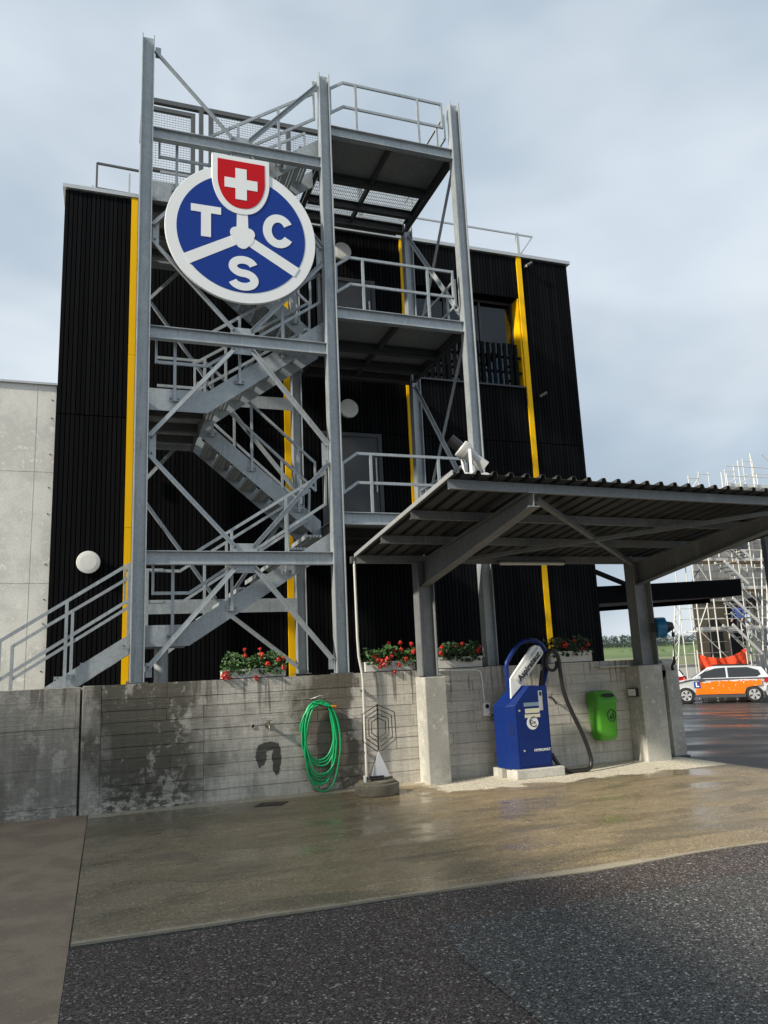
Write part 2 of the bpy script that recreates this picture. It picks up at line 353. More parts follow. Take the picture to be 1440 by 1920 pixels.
# ------------------------------------------------------------------ ground
def yard_z(x): return 0 if x < 8.3 else max(-.66, -.047*(x-8.3))
g = MB()     # one asphalt sheet, level by the wash bay, falling away to the right
xs = [-60, -20, -5, 0, 4, 8.3, 10, 12, 14, 16, 18, 20, 22.35, 26, 40, 60]; ys = [-40, -10, 0, 5, 10, 15, 20, 26, 32, 45]
for x in xs:
    for y in ys: g.v.append((x, y, yard_z(x)-.012))
for i in range(len(xs)-1):
    for j in range(len(ys)-1): a = i*len(ys)+j; g.f.append((a, a+len(ys), a+len(ys)+1, a+1)); g.sm.append(False)
ASPH_Y = m_asphalt('wet dark asphalt', (.95, .98, 1.0), .042, .12)
bn = ASPH_Y.node_tree.nodes['Principled BSDF']
for l in list(ASPH_Y.node_tree.links):
    if l.to_node == bn and l.to_socket.name in ('Roughness', 'Normal'): ASPH_Y.node_tree.links.remove(l)
_t = ASPH_Y.node_tree; _P = _t.nodes.new('ShaderNodeNewGeometry').outputs[0]
_t.links.new(ramp(_t, noise(_t, vmul(_t, _P, (.25, .9, 1)), 1.0, 4), [(.36, .16), (.56, .52)]), bn.inputs['Roughness'])
S('asphalt_yard', g, ASPH_Y)
S('asphalt_strip', MB().box(-.18, 60, -30, 5.36, -.05, -.0035), ASPH_B)
g = MB(); g.prism([(1.98, 4.73), (1.86, 4.2), (1.835, -30), (60, -30), (60, 4.70)], -.006, .0005, 'xy'); S('asphalt_patch', g, ASPH_G)
a = MB()     # concrete apron of the wash bay with a slightly ragged front edge
edge = [(-.172, 5.455)] + [(x*.35, 5.455-.02*x*.35+random.uniform(-.012, .012)+(-.08 if 2.5 < x*.35 < 4.5 else 0)*(1-abs(x*.35-3.5))) for x in range(1, 24)] + [(8.24, 5.24)]
a.prism(edge+[(8.24, 10.3), (-.172, 10.3)], -.1, .004, 'xy'); S('concrete_apron', a, APRON)
S('concrete_paving', MB().box(-14, -.182, 3.2, 10.4, -.1, 0), PAVE)
S('concrete_paving', MB().box(-14, -.186, -20, 3.192, -.1, -.002), PAVE)
S('raised_terrace', MB().box(-30, 8.3, 10.34, 60, -.1, 1.43), m_concrete('terrace concrete', (.30, .29, .26), .2))
FIELD1 = pbr('meadow grass', (.085, .17, .030), .9, 0, .35, .06, stretch=(.3, 1, 1)); FIELD2 = pbr('dry stubble field', (.17, .175, .085), .9, 0, .3, .05)
g = MB()
prof = [(45, -.6), (70, -.9), (110, -1.0), (170, -.4), (240, .6), (330, 2.2), (420, 4.4), (520, 7), (900, 14), (3000, 16)]
for y, z in prof:
    for x in (-2500, -300, 0, 100, 200, 300, 400, 700, 2600): g.v.append((x, y, z + (.6*math.sin(x*.013) if y > 100 else 0)))
for i in range(len(prof)-1):
    for j in range(8): a_ = i*9+j; g.f.append((a_, a_+1, a_+10, a_+9)); g.sm.append(True)
m, t, b, P = newmat('far fields'); sy = nd(t, 'ShaderNodeSeparateXYZ', {0: P}).outputs[1]
f = mth(t, 'MULTIPLY_ADD', noise(t, P, .02, 3), 40.0, sy)
cc = ramp(t, mth(t, 'DIVIDE', f, 600), [(0, (.13, .15, .06)), (.30, (.16, .165, .085)), (.315, (.075, .115, .032)), (.50, (.115, .17, .05)), (.72, (.10, .15, .042)), (1, (.07, .12, .03))])
setin(t, b, 'Base Color', mixc(t, 1.0, cc, ramp(t, noise(t, vmul(t, P, (.2, 1, 1)), .25, 5), [(.2, .7), (.8, 1.25)]), 'MULTIPLY')); b.inputs['Roughness'].default_value = .95
S('fields', g, m)

# ------------------------------------------------------------------ retaining wall
rw = T('retaining_wall', 'stained board-marked concrete retaining wall below the stair tower', 'wall', (4, 10.3, 0))
O('core', MB().box(-.28, 8.15, 10.142, 10.42, -.05, 1.478), WALL, rw)
rows = [0, .155, .30, .455, .60, .735, .885, 1.03, 1.17, 1.30, 1.482]
rng = random.Random(3)
for i in range(len(rows)-1):
    x = -.06
    stops = [1.15, 2.62] if i < 9 else [2.2]
    while x < 8.1:
        L = rng.uniform(.75, 1.5) if x < 3.2 else rng.uniform(.42, 1.1)
        e = x+L
        for s_ in stops:
            if x < s_-.02 and e > s_-.25: e = s_
        if e > 7.9: e = 8.15
        d = rng.choice((0, 0, .001, .002, .003, .004, .0055)); gx = rng.choice((.0015, .002, .004)); gz = rng.choice((.0015, .003, .005, .007))
        O('concrete_board', MB().box(x+gx, e-gx, 10.130+d, 10.146, rows[i]+gz, rows[i+1]-gz if i < 9 else 1.482), WALL, rw)
        x = e
O('plain_strip', MB().box(-.275, -.062, 10.127, 10.146, 0, 1.484), WALL, rw, bevel=.006)
O('coping_ledge', MB().box(7.0, 8.18, 10.02, 10.141, 1.385, 1.405), CONC, rw)
rl = T('retaining_wall', 'plain grey concrete wall section left of the vertical joint', 'wall', (-4, 10.4, 0))
zz = [-.02, .115, .545, 1.0, 1.475]
for i in range(4): O('concrete_lift', MB().box(-14, -.305, 10.165+(.004, .0, .007, .003)[i], 10.42, zz[i], zz[i+1]-.003), WALL, rl, bevel=.003)
def pillar(x0, x1, top, label):
    p = T('concrete_pillar', label, 'pillar', ((x0+x1)/2, 9.95, 0), 'concrete pillars under the canopy posts')
    O('shaft', MB().box(x0, x1, 9.78, 10.126, -.02, top), CONC, p, bevel=.012)
    O('bearing_plate', MB().box(x0+.03, x1-.03, 9.81, 10.05, top, top+.012), STEELD, p)
pillar(4.03, 4.345, 1.388, 'concrete pillar with sunlit side between stone base and vacuum cleaner')
pillar(7.51, 7.93, 1.395, 'broad concrete pillar beside the green litter bin')
cp = T('concrete_post', 'grey concrete end post with eyelet at the far right of the wall', 'post', (8.33, 10.2, 0))
b_ = MB(); b_.box(8.19, 8.42, 10.02, 10.36, -.02, 1.30); b_.cyl((8.19, 10.19, 1.30), (8.42, 10.19, 1.30), .17, 20)
O('shaft', b_, CONC, cp)
O('eyelet', MB().cyl((8.15, 10.19, 1.33), (8.46, 10.19, 1.33), .05, 14), BLACK, cp)
O('foot_plate', MB().box(8.15, 8.45, 9.99, 10.38, -.02, .018), STEELD, cp)

# ------------------------------------------------------------------ pale concrete building on the left
cb = T('concrete_building', 'pale fair-faced concrete building behind the entry stairs', 'building', (-5, 14, 1.43))
O('core', MB().box(-14, -.912, 13.13, 24, 1.4, 6.33), CONCL, cb)
cx = [-14, -11.3, -8.6, -5.9, -3.2, -1.19, -.905]; cz = [1.40, 3.06, 4.86, 6.34]
HOLE = pbr('dark tie hole', (.10, .095, .085), .9)
for i in range(6):
    for j in range(3):
        x0, x1, z0, z1 = cx[i]+.003, cx[i+1]-.003, cz[j]+.003, cz[j+1]-.003
        pn = O('concrete_panel', MB().box(x0, x1, 13.10+random.uniform(0, .003), 13.128, z0, z1), CONCL, cb)
        for hx in ((x0+.5,) if i < 5 else (x1-.06,)):
            for hz in (z0+.3, z0+(z1-z0)*.62, z1-.25): O('tie_hole', MB().cyl((hx, 13.094, hz), (hx, 13.11, hz), .012, 8), HOLE, pn)
O('coping', MB().box(-14, -.905, 13.06, 13.5, 6.34, 6.375), CAPM, cb)

m, t, b, P = newmat('tinted window glass'); setin(t, b, 'Base Color', (.25, .29, .33)); b.inputs['Transmission Weight'].default_value = 1; b.inputs['Roughness'].default_value = .0; b.inputs['IOR'].default_value = 1.5
TINT = m
# ------------------------------------------------------------------ black clad building
bb = T('black_clad_building', 'three-storey building clad in black vertical battens with yellow strips', 'building', (4.1, 13, 1.43))
FX0, FX1, FT = -.895, 9.225, 9.93
openings = [(3.56, 4.75, 3.72, 5.83), (3.56, 4.75, 6.86, 8.95), (5.50, 7.93, 7.02, 8.98)]
core = MB()
# wall body built around the loggia opening
YB0, YB1 = 13.045, 13.2
core.box(FX0, 5.5, YB0, YB1, 1.4, FT); core.box(5.5, 7.93, YB0, YB1, 1.4, 7.02); core.box(5.5, 7.93, YB0, YB1, 8.98, FT); core.box(7.93, FX1, YB0, YB1, 1.4, FT)
O('wall', core, BLACKB, bb)
sh = MB(); sh.box(FX0, FX0+.1, YB1+.002, 18, 1.4, FT); sh.box(FX1-.1, FX1, YB1+.002, 18, 1.4, 8.2); sh.box(FX1-.1, FX1, YB1+.002, 18, 9.15, FT); sh.box(FX1-.1, FX1, YB1+.002, 15.75, 8.202, 9.148); sh.box(FX1-.1, FX1, 17.05, 18, 8.202, 9.148); sh.box(FX0, FX1, 18.002, 18.1, 1.4, FT)
sh.box(FX0+.1, FX1-.1, YB1+.002, 18, 9.6, FT-.002); sh.box(FX0+.102, FX1-.102, YB1+.004, 17.998, 6.7, 6.9)
O('shell', sh, BLACKB, bb)
# battens
pitch = .0726; nb = int((FX1-FX0)/pitch); JZ = 5.835; cache = {}
def batten(x, z0, z1):
    k = round(z1-z0, 2)
    if k not in cache: cache[k] = O('batten', MB().box(x, x+.058, 13.0, 13.042, z0, z1), BLACKW, bb); return cache[k]
    src = cache[k]; return dupmesh('batten', src, (x+.029, 13.021+random.uniform(-.002, .002), (z0+z1)/2), bb)
for i in range(nb+1):
    x = FX0+.004+i*pitch
    if x+.058 > FX1: break
    cuts = [(1.45, JZ-.008), (JZ+.008, FT-.03)]
    for (a0, a1, c0, c1) in openings:
        if x+.058 > a0 and x < a1:
            nc = []
            for z0, z1 in cuts:
                if z1 <= c0 or z0 >= c1: nc.append((z0, z1)); continue
                if c0-z0 > .05: nc.append((z0, c0-.005))
                if z1-c1 > .05: nc.append((c1+.005, z1))
            cuts = nc
    for z0, z1 in cuts: batten(x, z0, z1)
for x in (.255, 2.945, 5.345, 8.0):
    segs = [(1.43, 3.95), (3.955, 6.95), (6.955, FT-.01)] if x < 8 else [(1.70, 6.93), (6.935, FT-.01)]
    for z0, z1 in segs: O('yellow_strip', MB().box(x-.055, x+.055, 12.972, 13.06, z0, z1), YELLOW, bb)
O('parapet_cap', MB().box(FX0-.04, FX1+.04, 12.955, 13.5, FT, FT+.07), CAPM, bb)
O('side_window', MB().box(FX1-.06, FX1-.05, 15.75, 17.05, 8.2, 9.15), TINT, bb)
O('end_cap', MB().box(FX1-.45, FX1+.04, 13.502, 18.1, FT, FT+.07), CAPM, bb); O('end_cap', MB().box(FX0-.04, FX0+.45, 13.502, 18.1, FT, FT+.07), CAPM, bb)
for z0, z1 in ((3.74, 5.82), (6.88, 8.94)):
    d = O('door', MB().box(3.64, 4.665, 13.045-.02, 13.06, z0+.02, z1-.075), DOOR, bb, bevel=.004)
    fr = MB(); fr.box(3.565, 3.637, 13.005, 13.07, z0, z1); fr.box(4.668, 4.745, 13.005, 13.07, z0, z1); fr.box(3.637, 4.668, 13.005, 13.07, z1-.072, z1)
    O('frame', fr, DOOR, d)
    h = MB(); h.cyl((4.60, 12.965, z0+.95), (4.60, 12.965, z0+1.6), .014, 8); h.cyl((4.60, 12.965, z0+1.05), (4.60, 13.03, z0+1.05), .01, 6); h.cyl((4.60, 12.965, z0+1.5), (4.60, 13.03, z0+1.5), .01, 6)
    O('pull_handle', h, CAPM, d)
# loggia: recessed glazing, yellow reveal, slatted balustrade
wn = O('window', MB().box(5.52, 7.86, 13.27, 13.278, 7.05, 8.97), TINT, bb)
fr = MB()
for x in (5.50, 6.30, 7.10): fr.box(x, x+.05, 13.24, 13.30, 7.05, 8.97)
fr.box(7.865, 7.90, 13.24, 13.30, 7.05, 8.97); fr.box(5.55, 7.10, 13.24, 13.30, 8.92, 8.968); fr.box(7.15, 7.865, 13.24, 13.30, 8.92, 8.968)
O('frame', fr, DOOR, wn)
O('reveal', MB().box(7.902, 7.928, 13.0, 13.31, 7.03, 8.975), YELLOW, bb)
O('soffit', MB().box(5.5, 7.93, 13.203, 13.31, 8.982, 9.02), BLACKB, bb); O('reveal', MB().box(5.46, 5.498, 13.06, 13.31, 7.03, 8.975), BLACKB, bb)
O('sill', MB().box(5.45, 7.925, 12.96, 13.31, 6.985, 7.018), DOOR, bb)
for i in range(18): x = 5.58+i*.1265; O('slat', MB().box(x, x+.072, 12.995, 13.03, 7.02, 7.93+random.uniform(-.008, .008)), BLACKW, bb)
O('slat_rail', MB().box(5.52, 7.90, 13.032, 13.06, 7.30, 7.35), BLACKW, bb); O('slat_rail', MB().box(5.52, 7.90, 13.032, 13.06, 7.62, 7.67), BLACKW, bb)

# lamps and small fittings on the facade
def wall_lamp(x, z, label):
    l = T('wall_lamp', label, 'wall lamp', (x, 13, z), 'round wall lamps on the black facade')
    O('housing', MB().cyl((x, 12.998, z), (x, 12.93, z), .165, 32), CAPM, l, smooth_angle=.6)
    d = MB(); pr = [(.178, 12.932), (.180, 12.90), (.172, 12.885), (.12, 12.876), (0.001, 12.873)]
    for (ra, ya), (rb, yb) in zip(pr, pr[1:]): d.cyl((x, ya, z), (x, yb, z), ra, 32, rb, caps=False)
    O('diffuser', d, LAMPG, l, smooth_angle=.6)
wall_lamp(4.09, 6.25, 'round white wall lamp above the middle-floor door'); wall_lamp(4.07, 9.43, 'round white wall lamp above the upper-floor door, topmost')
wall_lamp(-.33, 3.37, 'round white wall lamp on black battens left of the stairs')
for x, z, lb in ((8.16, 9.72, 'small spotlight under the parapet right of the yellow strip'), (8.24, 6.83, 'small dark camera below the spotlight on the right facade')):
    l = T('spotlight', lb, 'spotlight', (x, 13, z)); O('bracket', MB().box(x-.02, x+.02, 12.9, 13.0, z-.015, z+.015), STEELD, l)
    O('head', MB().cyl((x-.03, 12.89, z-.02), (x+.09, 12.86, z+.05), .032, 12), STEELD, l); O('lens', MB().cyl((x-.034, 12.891, z-.022), (x-.031, 12.8905, z-.02), .026, 12), LAMPG, l)
# roof guard rails and roof fence
def rail_path(mb, pts, s=.03): 
    for p, q in zip(pts, pts[1:]): mb.beam(p, q, s, s)
gr = T('roof_guardrail', 'thin roof guardrail above the right half of the black facade', 'guardrail', (7, 13.3, 10))
zt = 10.54
r = MB(); rail_path(r, [(5.2, 13.1, zt), (8.47, 13.1, zt)]); rail_path(r, [(8.47, 13.1, zt), (8.13, 13.12, 10.06)]); O('rail', r, CAPM, gr)
for x in (5.4, 8.1): O('post', MB().box(x-.03, x+.03, 13.09, 13.15, 10.0, zt+.04), CAPM, gr)
gr = T('roof_guardrail', 'short grey roof guardrail on the left end of the black facade', 'guardrail', (0, 13.3, 10))
r = MB(); rail_path(r, [(-.40, 13.3, 10.0), (-.40, 13.3, 10.72), (.32, 13.3, 10.70)], .035); rail_path(r, [(-.38, 13.3, 10.22), (.32, 13.3, 10.20)]); O('rail', r, STEELD, gr)
for x in (-.46, .16): O('post', MB().box(x-.016, x+.016, 13.2, 13.232, 10.0, 10.55 if x > 0 else 10.2), CAPM, gr)
rf = T('roof_fence', 'wire mesh roof fence with gate behind the top of the stair tower', 'fence', (2, 13.1, 10))
def mesh_panel(x0, x1, z0, z1, parent, name='wire_mesh'):
    mb = MB(); st = .05; x = x0
    while x <= x1: mb.beam((x, 13.1, z0), (x, 13.1, z1), .007, .007); x += st
    z = z0
    while z <= z1: mb.beam((x0, 13.094, z), (x1, 13.094, z), .007, .007); z += st
    return O(name, mb, CAPM, parent)
O('top_rail', MB().box(.40, 4.6, 13.06, 13.14, 12.03, 12.12), STEELD, rf); O('bottom_rail', MB().box(.40, 4.6, 13.06, 13.14, 10.02, 10.08), STEELD, rf)
for x in (.42, 1.42, 1.60, 3.1, 4.55): O('post', MB().box(x-.04, x+.04, 13.06, 13.14, 10.0, 12.03), STEELD, rf)
gt = MB()
for x in (.50, 1.27): gt.box(x-.04, x+.04, 13.07, 13.13, 10.1, 11.95)
gt.box(.54, 1.23, 13.07, 13.13, 11.87, 11.95); gt.box(.54, 1.23, 13.07, 13.13, 10.1, 10.18); gt.box(.54, 1.23, 13.07, 13.13, 10.62, 10.68)
ga = O('gate', gt, STEELD, rf); mesh_panel(.55, 1.23, 10.19, 11.86, ga)
mesh_panel(1.65, 3.05, 10.09, 12.02, rf); mesh_panel(3.15, 4.50, 10.09, 12.02, rf)

# ------------------------------------------------------------------ stair tower
st = T('stair_tower', 'galvanised steel external stair tower with three landings', 'stair tower', (2.8, 11.4, 1.48))
CX = (.345, 3.01, 5.285); CYF, CYR = 10.25, 12.55; CT = 10.84; ZL = (3.73, 6.87, 9.95)
for x in CX:
    for y in (CYF, CYR):
        if y == CYR and x < 1: x += .05
        top = CT if y == CYF else (10.78 if x < 1 else 9.94)
        O('column', MB().ibeam((x, y, 1.495), (x, y, top), .165, .172, .010, .012, (1, 0, 0)), STEEL, st)
        O('base_plate', MB().box(x-.13, x+.13, y-.115, y+.115, 1.478, 1.496), STEELD, st)
# bracing beams of the front bay, gussets and diagonals
XM = 1.70
def diag(p, q, s=.062, parent=st):
    d = (Vector(q)-Vector(p)).normalized(); mb = MB()
    nrm = Vector((0, 1, 0)) if abs(p[1]-q[1]) < .2 else Vector((1, 0, 0))
    mb.beam(p, q, .008, s, d.cross(nrm)); mb.beam(p, q, s*.8, .008, d.cross(nrm), ou=s/2-.004, os=s*.36)
    return O('diagonal_brace', mb, STEEL, parent)
def bolt(p, d=(0, -1, 0)):
    p = Vector(p); O('bolt', MB().cyl(p, p+Vector(d)*.018, .014, 6), STEELD, st)
for zt_ in (3.155, 6.27, 9.345):
    O('bracing_beam', MB().ibeam((CX[0]+.088, CYF, zt_-.09), (CX[1]-.088, CYF, zt_-.09), .10, .18, .008, .011), STEEL, st)
    for dz in (.055, -.235):
        O('gusset', MB().box(XM-.17, XM+.17, CYF-.006, CYF+.006, zt_+dz-.055+(.001 if dz > 0 else 0), zt_+dz+.055), STEEL, st)
        if zt_ < 9 or dz < 0:
            for sx_ in (-.13, .13): bolt((XM+sx_, CYF-.03, zt_+dz))
y_ = CYF-.022
for side, x in ((-1, CX[0]+.10), (1, CX[1]-.10)):
    xm = XM+side*.13
    diag((xm, y_, 2.93), (x+.02*-side, y_, 1.66)); diag((xm, y_, 3.22), (x, y_, 4.44)); diag((xm, y_, 6.03), (x, y_, 4.70))
    diag((xm, y_, 6.33), (x, y_, 7.55)); diag((xm, y_, 9.11), (x, y_, 7.80)); diag((xm, y_, 9.40), (x, y_, 10.62))
    for zc in (4.57, 7.675): O('gusset', MB().box(min(x, x-side*.09), max(x, x-side*.09), CYF-.005, CYF+.007, zc-.17, zc+.17), STEEL, st)
    for zc in (1.64, 10.62): O('gusset', MB().box(min(x, x-side*.08), max(x, x-side*.08), CYF-.005, CYF+.007, zc-.09, zc+.09), STEEL, st)
    for zc in (4.46, 4.68, 7.57, 7.78, 1.68): bolt((x-side*.03, y_-.006, zc))
# rear bay
for zt_ in (2.72, 6.2, 9.3):
    O('bracing_beam', MB().box(CX[0]+.09, CX[1]-.09, CYR-.07, CYR-.06, zt_-.22, zt_), STEEL, st)
    yr = CYR-.09
    for side, x in ((-1, CX[0]+.10), (1, CX[1]-.10)):
        if zt_ < 9: diag((XM+side*.1, yr, zt_), (x, yr, zt_+1.62))
        diag((XM+side*.1, yr, zt_-.24), (x, yr, max(1.6, zt_-1.62)))
# side bays
for x in (CX[2], CX[0]):
    for z0, z1 in ((3.95, 6.62), (7.05, 9.68)):
        dx = -.03 if x > 1 else .03
        diag((x+dx, CYF+.1, z0), (x+dx, CYR-.1, z1)); diag((x+dx+.012, CYF+.1, z1), (x+dx+.012, CYR-.1, z0))
diag((CX[0]-.02, CYF+.09, 10.62), (CX[0]+.0, CYR-.09, 10.70))
for zt_ in (5.2, 8.35, 2.0): O('side_beam', MB().ibeam((CX[0], CYF+.09, zt_), (CX[0], CYR-.09, zt_), .08, .16), STEEL, st)
# landings
for k, z in enumerate(ZL):
    O('edge_beam', MB().ibeam((CX[1]+.088, CYF, z-.09), (CX[2]-.088, CYF, z-.09), .10, .18, .008, .011), STEEL, st)
    O('edge_beam', MB().ibeam((CX[1]+.088, CYR, z-.10), (CX[2]-.088, CYR, z-.10), .10, .18, .008, .011), SHADEST, st)
    O('edge_beam', MB().ibeam((CX[2]-.06, CYF+.09, z-.10), (CX[2]-.06, CYR-.09, z-.10), .08, .18, .008, .011), SHADEST, st)
    O('edge_beam', MB().ibeam((CX[1]+.12, CYF+.09, z-.10), (CX[1]+.12, CYR-.09, z-.10), .08, .16, .008, .011), SHADEST, st)
    for y in (11.33, 12.02): O('cross_beam', MB().ibeam((CX[1]+.17, y, z-.12), (CX[2]-.11, y, z-.12), .09, .15), SHADEST, st)
    for ya, yb in ((10.31, 11.28), (11.38, 11.97), (12.07, 12.49)): O('joist', MB().box(4.12, 4.17, ya, yb, z-.14, z-.034), SHADEST, st)
    for ya, yb in ((10.305, 11.325), (11.335, 12.49)):
        for xa, xb in ((CX[1]+.09, 4.142), (4.148, CX[2]-.09)):
            if k == 2 and ya > 11:
                mb = MB(); x = xa
                while x < xb: mb.box(x, x+.005, ya, yb, z-.03, z); x += .034
                yy = ya+.05
                while yy < yb: mb.box(xa, xb, yy, yy+.005, z-.018, z-.006); yy += .10
                O('grating', mb, STEEL, st)
            else:
                O('floor_plate', MB().box(xa, xb, ya, yb, z-.032, z-.002), PLATE, st)
    O('bridge_plate', MB().box(3.3, CX[2]-.1, 12.61, 12.89, z-.03, z-.002), PLATE, st)
    O('toe_board', MB().box(3.55, CX[2]-.12, 12.60, 12.606, z, z+.10), STEEL, st)
# platforms
for z in (5.29, 8.45):
    for ya, yb in ((10.46, 11.38), (11.39, 12.34)): O('floor_plate', MB().box(.42, 1.21, ya, yb, z-.03, z), PLATE, st)
    for ya in (10.75, 11.38, 12.0): O('cross_beam', MB().box(.43, 1.2, ya-.03, ya+.03, z-.15, z-.031), STEELD, st)
    O('edge_beam', MB().box(1.19, 1.21, 10.46, 12.34, z-.20, z-.031), STEELD, st); O('edge_beam', MB().box(.42, .44, 10.46, 12.34, z-.16, z+.10), STEEL, st)
O('floor_plate', MB().box(.30, 1.0, 10.46, 11.38, 2.04, 2.07), PLATE, st)
O('support_pipe', MB().cyl((.675, 10.9, 1.44), (.675, 10.9, 2.03), .093, 20), STEEL, st)
# flights
def tread(x, z, ya, yb, dirx):
    mb = MB(); gl = .245
    for i in range(5):
        xa = x + dirx*(i*gl/5); mb.box(min(xa, xa+dirx*.036), max(xa, xa+dirx*.036), ya, yb, z-.034, z)
    mb.box(min(x, x-dirx*.006), max(x, x-dirx*.006), ya, yb, z-.06, z+.002)
    xa = x+dirx*gl*.35; mb.box(xa-.02, xa+.02, ya+.06, yb-.06, z-.052, z-.035)
    O('tread', mb, STEEL, st)
def stringer(pts_top, h, y, t_=.012):
    poly = [(x, z-h) for x, z in pts_top] + [(x, z) for x, z in reversed(pts_top)]
    O('stringer', MB().prism(poly, y, y+t_), STEEL, st)
def bracket(x, y, z):
    mb = MB(); mb.box(x-.07, x+.07, y-.032, y-.02, z-.03, z+.03); O('rail_bracket', mb, STEEL, st)
    for s_ in (-.05, .05): O('bolt', MB().cyl((x+s_, y-.033, z), (x+s_, y-.046, z), .011, 6), STEELD, st)
def railing(top, low, posts, y, close=(True, True), s=.04):
    mb = MB()
    for L in (top, low):
        for p, q in zip(L, L[1:]): mb.beam((p[0], y, p[1]), (q[0], y, q[1]), s*.75, s)
        for p in L[1:-1]: mb.box(p[0]-s*.36, p[0]+s*.36, y-s*.37, y+s*.37, p[1]-s*.49, p[1]+s*.49)
    for c, i in zip(close, (0, -1)):
        if c: mb.beam((top[i][0], y, top[i][1]+s/2), (low[i][0], y, low[i][1]-s/2), s*.76, s*.98)
    O('rail', mb, STEEL, st)
    for x, z0, z1 in posts: O('rail_post', MB().box(x-.019, x+.019, y-.016-.006, y+.016-.006, z0, z1), STEEL, st)
def lerp(L, x):
    for p, q in zip(L, L[1:]):
        if min(p[0], q[0]) <= x <= max(p[0], q[0]): f_ = (x-p[0])/(q[0]-p[0]); return p[1]+f_*(q[1]-p[1])
    return L[-1][1]
YO, YI, YR0, YR1 = 10.45, 11.36, 11.46, 12.36
for k, (zp, zl, bx, sl_) in enumerate(((2.07, 3.73, 1.0, .64), (5.29, 6.87, 1.23, .731), (8.475, 9.95, 1.25, .725))):
    htop = .14 if k == 0 else .165
    xe = 3.10
    topl = [(.42, zp+htop), (bx, zp+htop), (xe, min(zp+htop+sl_*(xe-bx), zl-.02))]
    for y in (YO, YI): stringer(topl, .275 if k == 0 else .315, y)
    n = 9
    for i in range(n-1):
        f_ = (i+1)/n; tread(bx-.06+(xe-bx)*i/n*1.02, zp+(zl-zp)*f_-.11, YO+.014, YI-.002, 1)
    # outer railing
    ml = [(.53, zp+.53), (bx-.02, zp+.53), (2.89, zp+.53+(2.91-bx)*sl_*.96)]; tl = [(x, z+.465) for x, z in ml]
    if k == 0: ml = [(.53, 2.62), (.99, 2.62), (2.89, 3.875)]; tl = [(.53, 3.085), (.95, 3.085), (2.91, 4.35)]
    ps = []
    for x in (.78, 1.55 if k == 0 else 1.68, 2.31):
        zb = lerp(topl, x)-.19; ps.append((x, zb, lerp(tl, x))); bracket(x, YO, zb+.04)
    railing(tl, ml, ps, YO-.045)
    mi = [(x, z-.03) for x, z in ml]; ti = [(x, z-.05) for x, z in tl]
    mi[0] = (1.15 if k else .2, lerp(mi, 1.15 if k else .6)); ti[0] = (mi[0][0], mi[0][1]+.46)
    if k: mi = [mi[0], (2.98, mi[-1][1]+.09*sl_)]; ti = [ti[0], (2.98, ti[-1][1]+.09*sl_)]
    railing(ti, mi, [(x, lerp(topl, max(x, .5))-.02, lerp(ti, x)) for x in (1.30, 1.62, 2.55)], YI+.03)
    # landing railing, front
    zt_ = zl+.855; zm = zl+.415
    if k == 0: zt_, zm = 4.61, 4.175
    railing([(3.12, zt_-.16), (3.34, zt_), (5.07, zt_)], [(3.12, zm-.16), (3.34, zm), (5.07, zm)], [(3.55, zl, zt_), (4.63, zl, zt_)], CYF, (True, True))
    # landing railing, right end (along Y)
    mb = MB(); x = CX[2]-.06
    for z in (zt_, zm): mb.beam((x, CYF+.25, z), (x, CYR-.15, z), .03, .04)
    for y in (CYF+.25, CYR-.15): mb.beam((x, y, zm-.02), (x, y, zt_+.02), .03, .04)
    O('rail', mb, STEEL, st)
    for y in (CYF+.55, CYR-.5): O('rail_post', MB().box(x-.016, x+.016, y-.019, y+.019, zl, zt_), STEEL, st)
    if k < 2:
        zn = (5.29, 8.45)[k]; s2 = (zn-zl+.02)/(xe-1.22)
        topr = [(xe, zl+.10), (1.22, zn+.15), (.46, zn+.15)]
        for y in (YR0, YR1): stringer(topr, .315, y)
        for i in range(8):
            f_ = (i+1)/9; tread(xe-.05-(xe-1.22)*i/9*1.02, zl+(zn-zl)*f_-.06, YR0+.014, YR1-.002, -1)
        tr = [(3.02, zl+1.04), (1.30, zn+1.02), (.60, zn+1.02)]; mr = [(x, z-.45) for x, z in tr]
        railing(tr, mr, [(x, lerp(topr, x)-.17, lerp(tr, x)) for x in (2.75, 2.02, 1.42)], YR0-.03, (True, False))
        for x in (2.75, 2.02, 1.42): bracket(x, YR0, lerp(topr, x)-.13)
        railing(tr[:2], mr[:2], [(x, lerp(topr, x)-.05, lerp(tr, x)) for x in (2.7, 1.9, 1.35)], YR1+.03, (True, True))
# lower side railing of the platform and entry flight
te = [(-1.0, 1.62), (-.78, 1.62), (.30, 2.21), (.44, 2.21)]
te = [(-.80, 1.44), (.262, 2.11), (.42, 2.205)]
for y in (YO, YI): stringer(te, .25, y)
for i in range(3): tread(-.62+i*.3, 1.61+i*.155, YO+.014, YI-.002, 1)
railing([(-1.6, 1.83), (.24, 3.01)], [(-1.6, 1.36), (.215, 2.525)], [(-.50, 1.46, 2.52), (.235, 1.92, 3.0)], YO-.045, (False, False))
bracket(.235, YO, 1.96); bracket(-.44, YO, 1.60)
O('rail_post', MB().box(-1.24-.02, -1.24+.02, YO-.065, YO-.03, 1.43, 2.06), STEEL, st)
railing([(-1.20, 2.03), (.26, 2.946), (.45, 3.05), (.72, 3.05)], [(-1.20, 1.595), (.24, 2.515), (.45, 2.60), (.72, 2.60)], [(-.47, 1.6, 2.5), (.50, 2.07, 3.05)], YI+.02, (True, False))
O('rail_post', MB().box(-1.22, -1.18, YI, YI+.04, 1.43, 2.03), STEEL, st)
O('junction_box', MB().box(.40, .47, 12.86, 12.9, 4.75, 5.0), CAPM, st)

